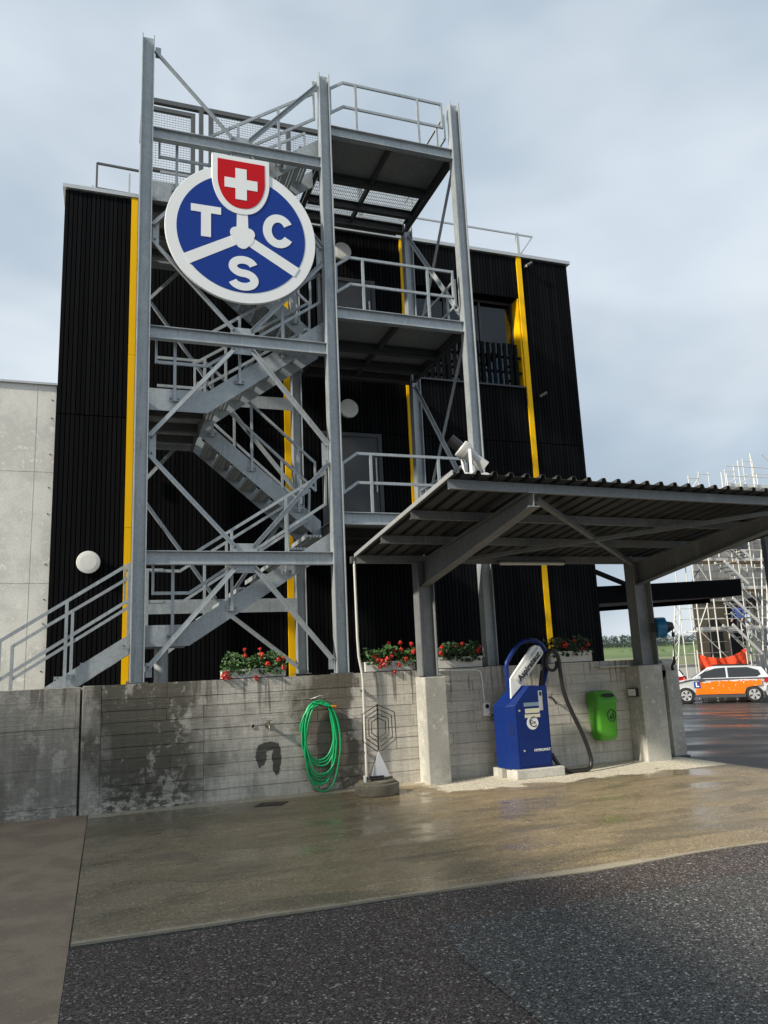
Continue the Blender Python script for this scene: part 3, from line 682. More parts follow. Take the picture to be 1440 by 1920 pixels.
# ------------------------------------------------------------------ round club sign
SX, SZ, SY = 1.684, 7.78, 10.10
sg = T('round_sign', 'round blue and white sign with red shield and letters TCS', 'sign', (SX, SY, SZ))
def ring(cx_, cz_, r_, n=72): return [(cx_+r_*math.cos(2*math.pi*i/n), cz_+r_*math.sin(2*math.pi*i/n)) for i in range(n)]
O('disc', MB().prism(ring(SX, SZ, 1.085, 96), SY, SY+.05), WHITE, sg, bevel=.004, segs=1)
O('blue_field', MB().prism(ring(SX, SZ+.0, .925, 96), SY-.004, SY+.001), BLUE, sg)
hz = SZ-.055
def spoke(ang, w0, w1, L):
    d = Vector((math.cos(ang), math.sin(ang))); n = Vector((-d.y, d.x)); c = Vector((SX, hz))
    O('spoke', MB().prism([tuple(c+d*.03+n*w0/2), tuple(c+d*L+n*w1/2), tuple(c+d*L-n*w1/2), tuple(c+d*.03-n*w0/2)], SY-.006-.0003*ang, SY-.0005), WHITE, sg)
spoke(rad(90), .175, .145, .6); spoke(rad(210), .15, .165, .91); spoke(rad(330), .15, .165, .91)
hub = []
for i in range(72):
    a_ = 2*math.pi*i/72; lob = .165+.028*max(0, math.cos(3*(a_-rad(30))))
    hub.append((SX+lob*math.cos(a_), hz+lob*math.sin(a_)))
O('hub', MB().prism(hub, SY-.011, SY+.001), WHITE, sg)
def shield(cx_, zt_, hw, h, n=14):
    p = [(cx_-hw, zt_), (cx_-hw, zt_-h*.42)]
    for i in range(1, n): f_ = i/n; p.append((cx_-hw*math.cos(f_*math.pi/2)**.85, zt_-h*.42-h*.58*math.sin(f_*math.pi/2)**1.15))
    p.append((cx_, zt_-h)); q = [(2*cx_-x, z) for x, z in p[:-1]]
    return p + q[::-1]
O('shield_border', MB().prism(shield(1.668, 9.005, .42, .93), SY-.013, SY+.05), WHITE, sg, bevel=.003, segs=1)
O('shield', MB().prism(shield(1.674, 8.93, .345, .76), SY-.017, SY-.001), RED, sg)
cm = MB(); cm.prism([(1.668-.082, 8.305), (1.668+.082, 8.305), (1.668+.082, 8.48), (1.668+.24, 8.48), (1.668+.24, 8.64), (1.668+.082, 8.64), (1.668+.082, 8.81), (1.668-.082, 8.81), (1.668-.082, 8.64), (1.668-.24, 8.64), (1.668-.24, 8.48), (1.668-.082, 8.48)], SY-.021, SY-.016)
O('cross', cm, WHITE, sg)
tm = MB(); tm.prism([(.955, 8.135), (.955, 8.02), (1.097, 8.02), (1.097, 7.645), (1.235, 7.645), (1.235, 8.02), (1.378, 8.02), (1.378, 8.135)], SY-.010, SY-.003)
O('letter', tm, WHITE, sg)
def arc(cx_, cz_, rx, rz, a0, a1, n=26): return [(cx_+rx*math.cos(rad(a0+(a1-a0)*i/n)), cz_+rz*math.sin(rad(a0+(a1-a0)*i/n))) for i in range(n+1)]
O('letter', strip_prism(MB(), arc(2.213, 7.895, .167, .206, 32, 328, 36), .128, SY-.010, SY-.003), WHITE, sg)
up_ = arc(1.692, 7.151+.104, .150, .104, 15, 262, 24); lo_ = arc(1.692, 7.151-.104, .158, .104, 82, -165, 24)
O('letter', strip_prism(MB(), up_+lo_, .118, SY-.010, SY-.003), WHITE, sg)
for x, z in ((1.2, 9.2), (2.1, 9.2), (1.2, 6.95), (2.2, 6.95)): O('fixing_arm', MB().box(x-.03, x+.03, SY+.05, CYF-.06, z-.03 if z < 8 else 8.7, z+.03 if z < 8 else 8.76), STEELD, sg)

# ------------------------------------------------------------------ wash bay canopy
CANST = m_steel('canopy frame steel', (.23, .24, .24), .55, .3)
cn = T('canopy', 'grey steel canopy with corrugated roof over the vacuum bay', 'canopy', (6, 9.9, 1.39))
KX0, KX1 = 3.20, 9.1
def kz(x, y):      # underside of the sheet
    f_ = (10.0-y)/3.2; zf = 3.415-.013*(x-3.2); return 3.075+(zf-3.075)*f_
rows_y = (6.88, 7.92, 8.97, 9.98)
for i, y in enumerate(rows_y):
    hgt = .11 if i in (0, 3) else .10
    mb = MB()
    for x0, x1 in ((KX0, KX1),):
        p, q = (x0, y, kz(x0, y)-hgt/2-.004), (x1, y, kz(x1, y)-hgt/2-.004)
        mb.beam(p, q, .006, hgt); mb.beam(p, q, .05, .006, ou=hgt/2-.003, os=-.024); mb.beam(p, q, .05, .006, ou=-hgt/2+.003, os=-.024 if i else .024)
    O('purlin', mb, CANST, cn)
for x, top in ((4.135, 1.40), (7.75, 1.407)):
    O('column', MB().ibeam((x, 9.90, top), (x, 9.90, kz(x, 9.9)-.12), .20, .24, .010, .014, (1, 0, 0)) if x < 5 else MB().ibeam((x, 9.90, top), (x, 9.90, kz(x, 9.9)-.12), .22, .30, .010, .014, (1, 0, 0)), CANST, cn)
    ya, yb = 10.02, 6.80
    za, zb = kz(x, ya)-.12, kz(x, yb)-.12
    dpa, dpb = .36, .16
    mb = MB(); wv = [(ya, za-dpa), (yb, zb-dpb), (yb, zb), (ya, za)]
    mb.prism(wv, x-.005, x+.005, 'yz')
    mb.beam((x, ya, za-.006), (x, yb, zb-.006), .13, .012); mb.beam((x, ya, za-dpa+.006), (x, yb, zb-dpb+.006), .13, .012)
    O('rafter', mb, CANST, cn)
for p, q in (((4.25, 6.95, kz(4.3, 6.95)-.15), (7.65, 9.85, kz(7.7, 9.85)-.15)), ((7.65, 6.95, kz(7.6, 6.95)-.15), (4.25, 9.85, kz(4.2, 9.85)-.165))):
    O('roof_brace', MB().beam(p, q, .06, .05), CANST, cn)
# corrugated sheets
SHEET = pbr('weathered roof sheet', (.050, .053, .053), .55, .25, .3, 3, .1, 30)
rp = .187; prof_ = [(0, 0), (.052, 0), (.068, .042), (.104, .042), (.12, 0)]
x = KX0
while x < KX1-.05:
    xe = min(x+rp*5, KX1+.04); pts = []
    xx = x
    while xx < xe-.001:
        for a_, h in prof_:
            if xx+a_ <= xe+.0001: pts.append((xx+a_, h))
        xx += rp
    pts.append((xe, 0))
    vs = []; ny = 2
    for y in (6.72, 10.06):
        for lay in (0, .0025):
            for a_, h in pts: vs.append((a_, y, kz(a_, y)+h+lay+random.uniform(0, .001)))
    n = len(pts); fs = []
    for i in range(n-1):
        fs += [(i, i+1, 2*n+i+1, 2*n+i), (n+i, 3*n+i, 3*n+i+1, n+i+1), (i, n+i, n+i+1, i+1), (2*n+i, 2*n+i+1, 3*n+i+1, 3*n+i)]
    fs += [(0, 2*n, 3*n, n), (n-1, 2*n-1, 4*n-1, 3*n-1)]
    O('roof_sheet', MB().add(vs, fs), SHEET, cn); x = xe+.0005
O('verge_trim', MB().beam((KX0-.012, 6.73, kz(3.2, 6.73)+.01), (KX0-.012, 10.05, kz(3.2, 10.05)+.01), .012, .05), CAPM, cn)
gu = MB(); gu.box(KX0-.05, KX1, 10.065, 10.07, 2.98, 3.07); gu.box(KX0-.05, KX1, 10.065, 10.14, 2.975, 2.98); gu.box(KX0-.05, KX1, 10.135, 10.14, 2.98, 3.07); gu.box(KX0-.055, KX0-.05, 10.065, 10.14, 2.98, 3.07)
O('gutter', gu, STEELD, cn)
PIPE = pbr('pale downpipe', (.62, .60, .54), .4, .1)
O('downpipe', MB().tube([(3.19, 10.08, 3.0), (3.19, 10.06, 1.95), (3.20, 10.06, 1.70), (3.235, 10.06, 1.50), (3.245, 10.06, 1.40), (3.25, 10.06, .3), (3.25, 10.06, .02)], .019, 10), PIPE, cn)
for z in (.45, 1.25): O('pipe_clip', MB().box(3.22, 3.275, 10.05, 10.13, z-.012, z+.012), STEELD, cn)
fl = T('tube_lamp', 'long fluorescent tube lamp under the rear edge of the canopy', 'lamp', (5.9, 9.9, 2.96))
O('housing', MB().box(5.34, 6.46, 9.86, 9.94, 2.965, 3.0), STEELD, fl); O('diffuser', MB().cyl((5.36, 9.90, 2.955), (6.44, 9.90, 2.955), .028, 12), LAMPG, fl)
# horn-shaped spotlight on the canopy corner
sp = T('horn_spotlight', 'grey horn-shaped spotlight with dark barrel on the canopy corner', 'spotlight', (3.52, 6.95, 3.42))
GREYP = pbr('light grey cast housing', (.50, .49, .46), .45, .1, .08); y = 6.93
ax = Vector((.70, -.14, -.60)).normalized(); c0 = Vector((3.315, 6.98, 3.845))
O('barrel', MB().cyl(c0-ax*.02, c0+ax*.13, .060, 24), BLACK, sp, smooth_angle=.6)
hb = MB()
for a_, b2, ra, rb in ((.12, .135, .085, .098), (.135, .165, .098, .098), (.165, .21, .098, .092), (.21, .32, .080, .058), (.32, .45, .058, .066)): hb.cyl(c0+ax*a_, c0+ax*b2, ra, 22, rb, caps=False)
O('housing', hb, GREYP, sp, smooth_angle=.6)
O('mouth', MB().cyl(c0+ax*.435, c0+ax*.44, .061, 18), BLACK, sp)
lg = MB(); lg.beam(c0+ax*.19+Vector((0, -.10, 0)), (3.47, 6.87, 3.43), .03, .02); lg.beam(c0+ax*.19+Vector((0, .10, 0)), (3.50, 7.06, 3.43), .03, .02); lg.beam((3.40, 6.86, 3.462), (3.66, 6.86, 3.462), .04, .02); lg.beam((3.42, 7.06, 3.462), (3.66, 7.06, 3.462), .04, .02); lg.beam((3.64, 6.87, 3.47), (3.64, 7.06, 3.47), .03, .03)
O('bracket', lg, WHITE, sp)

# ------------------------------------------------------------------ hall left of the camera, whose eave shades the left of the bay
hl = T('neighbouring_hall', 'long grey neighbouring hall left of the camera, outside the picture', 'building', (-11, 0, 0))
O('wall', MB().box(-16, -7, -14, 7.6, -.02, 6.5), pbr('hall cladding', (.20, .21, .22), .6), hl)
O('roof', MB().prism([(-16.3, 6.502), (-6.98, 6.502), (-6.98, 6.94), (-11.6, 8.1), (-16.3, 6.94)], -14.3, 7.7), pbr('hall roof', (.12, .12, .125), .6), hl)

# ------------------------------------------------------------------ flower boxes
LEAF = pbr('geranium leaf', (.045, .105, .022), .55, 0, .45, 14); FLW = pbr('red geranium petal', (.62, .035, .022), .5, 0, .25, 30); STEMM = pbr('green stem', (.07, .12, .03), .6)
LEAF_SHADE = pbr('shade-darkened geranium leaf', (.028, .065, .016), .55, 0, .4, 14); PINK = pbr('faded pink petal', (.55, .13, .12), .6, 0, .25, 30)  # first one: same leaf, darkened in colour for the shaded boxes
def flower_box(x0, x1, zt_, label, dens, flowers, seed, dark=False):
    rg = random.Random(seed); zb = 1.492; y0, y1 = 10.16, 10.33
    fb = T('flower_box', label, 'flower box', ((x0+x1)/2, 10.25, zb), 'flower boxes on the retaining wall')
    bx = MB(); th = .012
    bx.box(x0, x1, y0, y0+th, zb, zt_); bx.box(x0, x1, y1-th, y1, zb, zt_); bx.box(x0, x0+th, y0+th, y1-th, zb, zt_); bx.box(x1-th, x1, y0+th, y1-th, zb, zt_)
    bx.box(x0-.008, x1+.008, y0-.008, y0-.001, zt_-.022, zt_+.002); bx.box(x0+th, x1-th, y0+th, y1-th, zb+.001, zt_-.02)
    O('planter', bx, pbr('white fibre cement', (.60, .59, .55), .7, 0, .2, 9), fb)
    lf = MB(); stm = MB(); L = x1-x0
    for i in range(int(dens*L)):
        u = rg.random(); x = x0+.02+u*(L-.04)+rg.gauss(0, .02); hmax = .10+.10*abs(math.sin(u*5+seed))+.05*rg.random()
        h = rg.random()**.8*hmax; y = rg.uniform(y0-.05, y1+.02); z = zt_+h-.01
        if rg.random() < .10: y = y0-rg.uniform(.02, .07); z = zt_-rg.uniform(-.02, .07)
        s_ = rg.uniform(.014, .030); n = Vector((rg.gauss(0, .5), rg.gauss(-.5, .5), rg.gauss(.7, .4))).normalized()
        a = n.cross(Vector((rg.gauss(0, 1), rg.gauss(0, 1), .2))).normalized(); b2 = n.cross(a); c = Vector((x, y, z))
        pts = [c+(a*math.cos(k*math.pi*2/7)+b2*math.sin(k*math.pi*2/7))*s_*(1+.18*math.sin(k*9)) + n*(.006 if k % 2 else -.003) for k in range(7)]
        lf.add([c-n*.004]+pts, [(0, k+1, (k+1) % 7+1) for k in range(7)])
    o = O('foliage', lf, LEAF_SHADE if dark else LEAF, fb, fix=False); o['kind'] = 'stuff'  # dark picks the leaf with shade in its colour
    for (u, dz, dy, r_) in flowers:
        x = x0+u*L; c = Vector((x, y0+dy, zt_+dz)); fm = MB(); r_ *= 1.3*rg.uniform(.8, 1.15)
        for k in range(46):
            n = Vector((rg.gauss(0, 1), rg.gauss(-.3, 1), rg.gauss(.2, 1))).normalized(); p = c+n*r_*rg.uniform(.55, 1)
            a = n.cross(Vector((rg.gauss(0, 1), rg.gauss(0, 1), rg.gauss(0, 1)))).normalized(); b2 = n.cross(a); q = r_*.34
            fm.add([p-a*q, p-b2*q*.8+n*q*.3, p+a*q, p+b2*q*.8+n*q*.3], [(0, 1, 2, 3)])
        O('flower', fm, PINK if rg.random() < .12 else FLW, fb, fix=False)
        if dz > .05: stm.tube([(x, y0+max(dy, .02)+.03, zt_), (x+.005, y0+dy+.01, zt_+dz*.6), tuple(c)], .0035, 5)
    if stm.v: O('stems', stm, STEMM, fb)
flower_box(1.385, 2.215, 1.600, 'white flower box of geraniums left of the lowest yellow strip', 620, [(.36, .17, .02, .028), (.36, .25, .05, .024), (.62, .17, .0, .03), (.60, .25, .04, .022), (.70, .05, -.03, .028), (.06, -.04, -.05, .032), (.02, -.085, -.05, .035), (.10, -.10, -.04, .03), (.88, .10, .0, .03), (.96, .12, .02, .026), (.96, .0, -.02, .03), (.52, -.12, -.03, .026)], 1)
flower_box(3.325, 4.055, 1.622, 'white geranium box between the downpipe and the first concrete pillar', 620, [(.22, .02, -.03, .034), (.30, .0, -.05, .036), (.36, -.03, -.06, .034), (.42, .03, -.04, .034), (.18, .07, -.01, .026), (.56, .13, .0, .034), (.52, .07, -.02, .03), (.50, .25, .04, .024), (.74, .15, .02, .03), (.74, .25, .05, .024), (.96, .22, .03, .026), (.97, .11, -.02, .038), (.80, .02, -.04, .024), (.64, -.06, -.05, .032), (.55, -.15, -.04, .026), (.26, -.07, -.05, .03)], 2)
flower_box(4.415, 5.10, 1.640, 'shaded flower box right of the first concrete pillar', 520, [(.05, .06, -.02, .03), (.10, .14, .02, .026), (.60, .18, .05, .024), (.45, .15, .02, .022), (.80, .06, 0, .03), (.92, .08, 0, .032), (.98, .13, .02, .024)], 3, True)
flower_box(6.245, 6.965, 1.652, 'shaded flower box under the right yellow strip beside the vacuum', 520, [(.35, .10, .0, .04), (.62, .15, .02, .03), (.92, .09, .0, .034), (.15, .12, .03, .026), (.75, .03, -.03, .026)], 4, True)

# ------------------------------------------------------------------ green garden hose
gh = T('garden_hose', 'coiled bright green garden hose hanging on the wall', 'hose', (2.62, 10.08, .6))
GREENH = pbr('green rubber hose', (.008, .36, .12), .33, 0, .12, 10)
rg = random.Random(5); pts = []
loops = [(.21, 1.14, .37), (.215, 1.13, .33), (.22, 1.15, .20), (.205, 1.12, .23), (.215, 1.14, .12), (.21, 1.15, .15), (.20, 1.13, .10), (.225, 1.12, .02), (.195, 1.14, .40)]
for li, (hw, zt_, zb) in enumerate(loops):
    cx_ = 2.625+rg.uniform(-.012, .012)+(.03 if li == 7 else 0); N = 26
    for k in range(N):
        a_ = math.pi/2+2*math.pi*k/N; ca, sa = math.cos(a_), math.sin(a_)
        wv = hw*(1 if sa > -.2 else .97); f_ = (1+sa)/2
        x = cx_+wv*(abs(ca)**.75)*(1 if ca > 0 else -1)*(1.0+.08*math.sin(a_*2+li)); z = zb+(zt_-zb)*f_ + rg.uniform(-.004, .004)
        pts.append((x, 10.068-.012*(li % 4)-.02*max(0, .5-f_), z))
sm_ = []
for i in range(len(pts)-1):
    sm_.append(pts[i]); sm_.append(tuple((a+b2)/2 for a, b2 in zip(pts[i], pts[i+1])))
O('hose', MB().tube(sm_, .0125, 7), GREENH, gh)
O('hose_tail', MB().tube([(2.60, 10.03, 1.09), (2.50, 10.03, 1.06), (2.42, 10.04, .98), (2.375, 10.05, .86), (2.37, 10.06, .79), (2.40, 10.07, .75)], .0125, 7), GREENH, gh)
O('hose_tail', MB().tube([(2.52, 10.03, 1.13), (2.62, 10.02, 1.115), (2.74, 10.02, 1.075), (2.80, 10.03, 1.068)], .0125, 7), GREENH, gh)
O('connector', MB().cyl((2.79, 10.03, 1.07), (2.85, 10.04, 1.062), .019, 10), pbr('orange plastic', (.75, .25, .01), .4), gh)
O('hook', MB().tube([(2.53, 10.13, 1.175), (2.53, 10.02, 1.185), (2.62, 10.0, 1.215), (2.69, 10.0, 1.21), (2.70, 10.13, 1.17)], .006, 6), CAPM, gh)
hk = T('hose_bracket', 'dark red hose bracket on the wall right of the green hose', 'bracket', (2.87, 10.1, .83)); O('arm', MB().cyl((2.88, 10.13, .84), (2.88, 10.06, .83), .012, 8), pbr('rusty red iron', (.16, .03, .02), .7), hk); O('hook_tip', MB().cyl((2.88, 10.06, .78), (2.88, 10.06, .85), .01, 8), MATS['rusty red iron'], hk)
tp = T('wall_tap', 'old metal tap on the stained wall above a black wet patch', 'tap', (1.96, 10.1, .9)); BRS = pbr('tarnished brass', (.22, .20, .16), .4, .7)
tb = MB(); tb.cyl((1.96, 10.13, .88), (1.96, 10.03, .885), .02, 10); tb.cyl((1.96, 10.05, .885), (1.96, 10.05, .935), .014, 8); tb.tube([(1.96, 10.03, .885), (1.96, 10.0, .87), (1.96, 9.995, .83)], .014, 8); O('body', tb, BRS, tp)
hn = MB(); hn.box(1.915, 2.005, 10.043, 10.057, .935, .945); O('handle', hn, BRS, tp); O('rose', MB().cyl((1.96, 10.135, .88), (1.96, 10.12, .88), .04, 12), BRS, tp)
dh = T('drain_hole', 'small round drain hole in the wall left of the old tap', 'drain hole', (1.77, 10.13, .88)); O('sleeve', MB().cyl((1.77, 10.14, .88), (1.77, 10.124, .88), .024, 14), BLACK, dh); O('rim', MB().tube([(1.77+.026*math.cos(a*.5236), 10.124, .88+.026*math.sin(a*.5236)) for a in range(12)], .004, 5, True), CONC, dh)
dg = T('floor_drain', 'dark slotted floor drain in front of the wall', 'drain', (1.92, 9.5, 0)); O('frame', MB().prism([(1.66, 9.50), (1.98, 9.42), (2.10, 9.62), (1.78, 9.70)], .0045, .012, 'xy'), pbr('rusty drain iron', (.05, .035, .025), .7), dg)
for i in range(5): O('slot', MB().box(1.79+i*.035, 1.81+i*.035, 9.50, 9.58, .0125, .0135), BLACK, dg)

# ------------------------------------------------------------------ stone base with wire mat rack
mr_ = T('mat_rack', 'wire mat-beating rack on a round concrete foot below the downpipe', 'rack', (3.2, 9.5, 0))
STONE = m_concrete('mossy concrete foot', (.20, .18, .13), .2, .85, 2)
O('concrete_foot', MB().prism([(3.2+.275*math.cos(a*math.pi/18)*(1+.02*math.sin(a*1.7)), 9.50+.245*math.sin(a*math.pi/18)) for a in range(36)], .002, .145, 'xy'), STONE, mr_, bevel=.02, segs=3, smooth_angle=.7)
O('upper_step', MB().prism([(3.2+.235*math.cos(a*math.pi/18), 9.50+.20*math.sin(a*math.pi/18)) for a in range(36)], .14, .172, 'xy'), STONE, mr_, bevel=.008, smooth_angle=.7)
DW = pbr('dark wire', (.05, .045, .04), .5, .4)
bs = MB()
for a, b2 in (((3.02, 9.42, .20), (3.38, 9.42, .20)), ((3.02, 9.58, .20), (3.38, 9.58, .20)), ((3.02, 9.42, .20), (3.02, 9.58, .20)), ((3.38, 9.42, .20), (3.38, 9.58, .20))): bs.tube([a, b2], .008, 6)
for x in (3.1, 3.3):
    for y in (9.42, 9.58): bs.tube([(x, y, .172), (x, y, .2)], .008, 6)
O('base_frame', bs, DW, mr_); O('clamp', MB().box(3.12, 3.28, 9.46, 9.53, .172, .225), BLACK, mr_)
O('bracket_plate', MB().box(3.005, 3.03, 9.40, 9.43, .172, .25), WHITE, mr_)
tri = MB().prism([(3.13, .215), (3.375, .205), (3.235, .52)], 9.485, 9.495); O('triangular_plate', tri, pbr('pale grey plate', (.62, .64, .66), .5), mr_)
O('brace_rod', MB().tube([(3.08, 9.46, .2), (3.20, 9.50, .46)], .006, 6), DW, mr_)
O('upright', MB().tube([(3.235, 9.50, .50), (3.25, 9.51, 1.09)], .011, 8), DW, mr_)
def hexloop(side, f_, name='wire_loop'):
    c = Vector((3.248, 9.505, .80)); hw = .225*f_; hh = .285*f_
    zs = [(0, hh), (side*hw*.98, hh*.62+.0), (side*hw, -hh*.52), (side*.03*f_, -hh)]
    O(name, MB().tube([(c.x+x, c.y-.10*abs(x)*(1 if side > 0 else 1.6), c.z+z) for x, z in zs], .0065, 6), DW, mr_)
for f_ in (1, .8, .6, .42): hexloop(-1, f_); hexloop(1, f_)

# ------------------------------------------------------------------ socket with conduit
sk = T('power_socket', 'white double power socket with conduit and plugged cable on wall', 'socket', (5.08, 10.1, .9))
O('conduit', MB().tube([(4.37, 10.115, 1.462), (4.9, 10.115, 1.452), (4.99, 10.115, 1.445), (5.035, 10.115, 1.415), (5.05, 10.115, 1.36), (5.07, 10.115, .98)], .011, 8), WHITE, sk)
O('box', MB().box(5.03, 5.135, 10.07, 10.13, .80, .985), WHITE, sk, bevel=.01)
for z in (.935, .855): O('outlet', MB().cyl((5.085, 10.071, z), (5.085, 10.064, z), .030, 16), BLACK if z > .9 else WHITE, sk)
O('plug', MB().cyl((5.09, 10.066, .85), (5.10, 10.02, .84), .022, 12), WHITE, sk)
O('cable', MB().tube([(5.10, 10.02, .84), (5.13, 10.0, .81), (5.16, 10.03, .79), (5.17, 10.06, .75), (5.14, 10.08, .735), (5.13, 10.08, .77), (5.17, 10.08, .81), (5.21, 10.05, .84), (5.25, 10.0, .85)], .006, 6), BLACK, sk)

# ------------------------------------------------------------------ vacuum cleaner
pl = T('concrete_plinth', 'pale concrete plinth under the blue vacuum cleaner', 'plinth', (5.45, 9.7, 0))
O('slab', MB().box(5.135, 5.87, 9.43, 9.90, .002, .125), m_concrete('pale plinth concrete', (.58, .565, .51), .12), pl, bevel=.012); O('rear_block', MB().box(5.06, 5.134, 9.72, 9.98, .002, .12), CONC, pl, bevel=.01)
vc = T('vacuum_cleaner', 'blue coin-operated vacuum cleaner with slanted Aspirateur sign', 'vacuum cleaner', (5.45, 9.7, .125))
VB = pbr('blue powder coat', (.005, .023, .145), .36, 0, .12, 4, spec=.25, coat=.06)
vz0 = .127
F = [(5.215, 9.49, vz0), (5.725, 9.49, vz0), (5.725, 9.49, 1.195), (5.445, 9.49, 1.205), (5.215, 9.49, .955)]
G = [(5.115, 9.58, vz0), (5.115, 9.58, .948)]
B = [(5.09, 9.90, vz0), (5.725, 9.90, vz0), (5.725, 9.90, 1.195), (5.38, 9.90, 1.205), (5.09, 9.90, .945)]
vb = MB().add(F+G+B, [(0, 1, 2, 3, 4), (5, 0, 4, 6), (7, 5, 6, 11), (8, 7, 11, 10, 9), (1, 8, 9, 2), (2, 9, 10, 3), (4, 3, 10, 11, 6), (0, 5, 7, 8, 1)])
O('body', vb, VB, vc, bevel=.006)
dp = MB().prism([(5.24, .16), (5.70, .16), (5.70, 1.165), (5.455, 1.17), (5.24, .95)], 9.4795, 9.488); O('front_door', dp, VB, vc, bevel=.003)
for x, z in ((5.265, .885), (5.30, .36)): O('lock', MB().cyl((x, 9.481, z), (x, 9.472, z), .014, 12), CAPM, vc)
O('coin_panel', MB().box(5.575, 5.635, 9.474, 9.481, .87, 1.135), CAPM, vc, bevel=.003)
O('coin_slot', MB().box(5.588, 5.622, 9.470, 9.4735, 1.07, 1.12), BLACK, vc)
PALE = pbr('yellowed sticker', (.62, .62, .45), .5); GS = pbr('grey sticker', (.20, .28, .34), .5)
O('sticker', MB().box(5.34, 5.575, 9.4765, 9.4795, .935, .985), GS, vc); O('sticker', MB().box(5.355, 5.575, 9.4765, 9.4795, .845, .905), PALE, vc); O('sticker', MB().box(5.345, 5.58, 9.4765, 9.4795, .785, .83), PALE, vc)
O('price_badge', MB().prism(ring(5.455, .715, .088, 32), 9.476, 9.4795), WHITE, vc)
O('badge_ring', MB().tube([(5.47+.062*math.cos(rad(a)), 9.4755, .73+.062*math.sin(rad(a))) for a in range(60, 330, 15)], .007, 5), BLACK, vc)
for ch, x in (('D', 5.44), ('x', 5.485)):
    tm_ = text_mesh(ch, .07, .0015); tm_.transform(Matrix.Translation((x, 9.4745, .725)) @ Matrix.Rotation(rad(90), 4, 'X')); O('badge_mark', tm_, BLACK, vc)
tm_ = text_mesh('HYPROMAT', .047, .001, .001); tm_.transform(Matrix.Translation((5.575, 9.477, .355)) @ Matrix.Rotation(rad(90), 4, 'X')); O('lettering', tm_, WHITE, vc)
vt = MB()
for i in range(9):
    z = .72-.018*i; vt.beam((5.185, 9.514, z), (5.135, 9.558, z), .006, .006)
O('vent_slots', vt, pbr('blue vent', (.006, .018, .09), .5), vc)
fp = [(5.245, 9.66, 1.0), (5.222, 9.66, 1.20), (5.215, 9.66, 1.48)]
for a in range(0, 10): f_ = a/9; fp.append((5.225+.18*f_, 9.66, 1.53+.22*f_+.01*math.sin(f_*math.pi)))
fp += [(5.44, 9.66, 1.78), (5.52, 9.66, 1.815), (5.62, 9.66, 1.825), (5.72, 9.66, 1.81), (5.79, 9.66, 1.765), (5.84, 9.66, 1.70), (5.865, 9.66, 1.62), (5.86, 9.68, 1.4), (5.80, 9.72, 1.18)]
O('tube_frame', MB().tube(fp, .031, 12), VB, vc)
sgp = MB().prism([(5.232, 1.309), (5.60, 1.725), (5.66, 1.755), (5.74, 1.735), (5.785, 1.66), (5.78, 1.625), (5.37, 1.18), (5.222, 1.045)], 9.60, 9.65); O('sign_panel', sgp, WHITE, vc, bevel=.006)
ang = math.atan2(.43, .42); d = Vector((math.cos(ang), 0, math.sin(ang))); n = Vector((-math.sin(ang), 0, math.cos(ang))); c = Vector((5.525, 9.592, 1.475))
lp = MB(); L_, H_ = .285, .062
pp = []
for k in range(9): a = -math.pi/2+math.pi*k/8; pp.append((H_*math.sin(a), -.022*math.cos(a)))
vs = []
for s_ in (-L_, L_):
    for h, yy in pp: v_ = c+d*s_+n*h; vs.append((v_.x, 9.602+yy, v_.z))
k = len(pp); lp.add(vs, [(i, i+1, k+i+1, k+i) for i in range(k-1)], True); lp.add(vs, [tuple(range(k)), tuple(range(2*k-1, k-1, -1))])
O('lettering_bar', lp, pbr('brushed pale metal', (.62, .62, .60), .3, .3), vc)
tm_ = text_mesh('Aspirateur', .118, .002, .0028); tm_.transform(Matrix.Translation((c.x+.005, 9.577, c.z-.004)) @ Matrix.Rotation(-ang, 4, 'Y') @ Matrix.Rotation(rad(90), 4, 'X') @ Matrix.Scale(.98, 4)); O('lettering', tm_, BLACK, vc)
HOSE = pbr('black corrugated hose', (.014, .0125, .012), .42, 0, .3, 30, .5, 90)
def cat(P, n=8):
    P = [Vector(p) for p in P]; out = []
    for i in range(len(P)-1):
        a, b2, c_, d_ = P[max(i-1, 0)], P[i], P[i+1], P[min(i+2, len(P)-1)]
        for k in range(n):
            u = k/n; out.append(.5*((2*b2)+(c_-a)*u+(2*a-5*b2+4*c_-d_)*u*u+(3*b2-a-3*c_+d_)*u**3))
    return out+[P[-1]]
O('suction_hose', MB().tube(cat([(5.76, 9.72, 1.15), (5.80, 9.66, 1.45), (5.86, 9.60, 1.63), (5.93, 9.56, 1.66), (5.985, 9.55, 1.58), (6.0, 9.55, 1.40), (6.03, 9.55, 1.10), (6.13, 9.55, .82), (6.27, 9.54, .50), (6.345, 9.53, .25), (6.355, 9.52, .12), (6.30, 9.51, .045), (6.15, 9.52, .035), (5.98, 9.54, .04), (5.86, 9.56, .12), (5.78, 9.60, .28)]), .029, 12), HOSE, vc)
O('hose_loop', MB().tube(cat([(5.83, 9.62, 1.56), (5.82, 9.60, 1.46), (5.88, 9.58, 1.395), (5.95, 9.58, 1.42), (5.975, 9.58, 1.52)]), .022, 10), HOSE, vc)
O('nozzle', MB().tube([(5.735, 9.60, 1.40), (5.765, 9.62, 1.50), (5.79, 9.64, 1.60)], [.013, .016, .02], 8), BLACK, vc)
tp = T('wall_tap', 'small black tap on the wall between vacuum and litter bin', 'tap', (6.15, 10.1, .97)); tb = MB(); tb.cyl((6.14, 10.13, 1.0), (6.14, 10.06, 1.0), .015, 8); tb.tube([(6.14, 10.07, 1.0), (6.16, 10.04, .97), (6.19, 10.03, .90)], .014, 8); O('body', tb, BLACK, tp); O('handle', MB().beam((6.13, 10.06, 1.01), (6.15, 10.06, 1.06), .012, .02), BRS, tp)

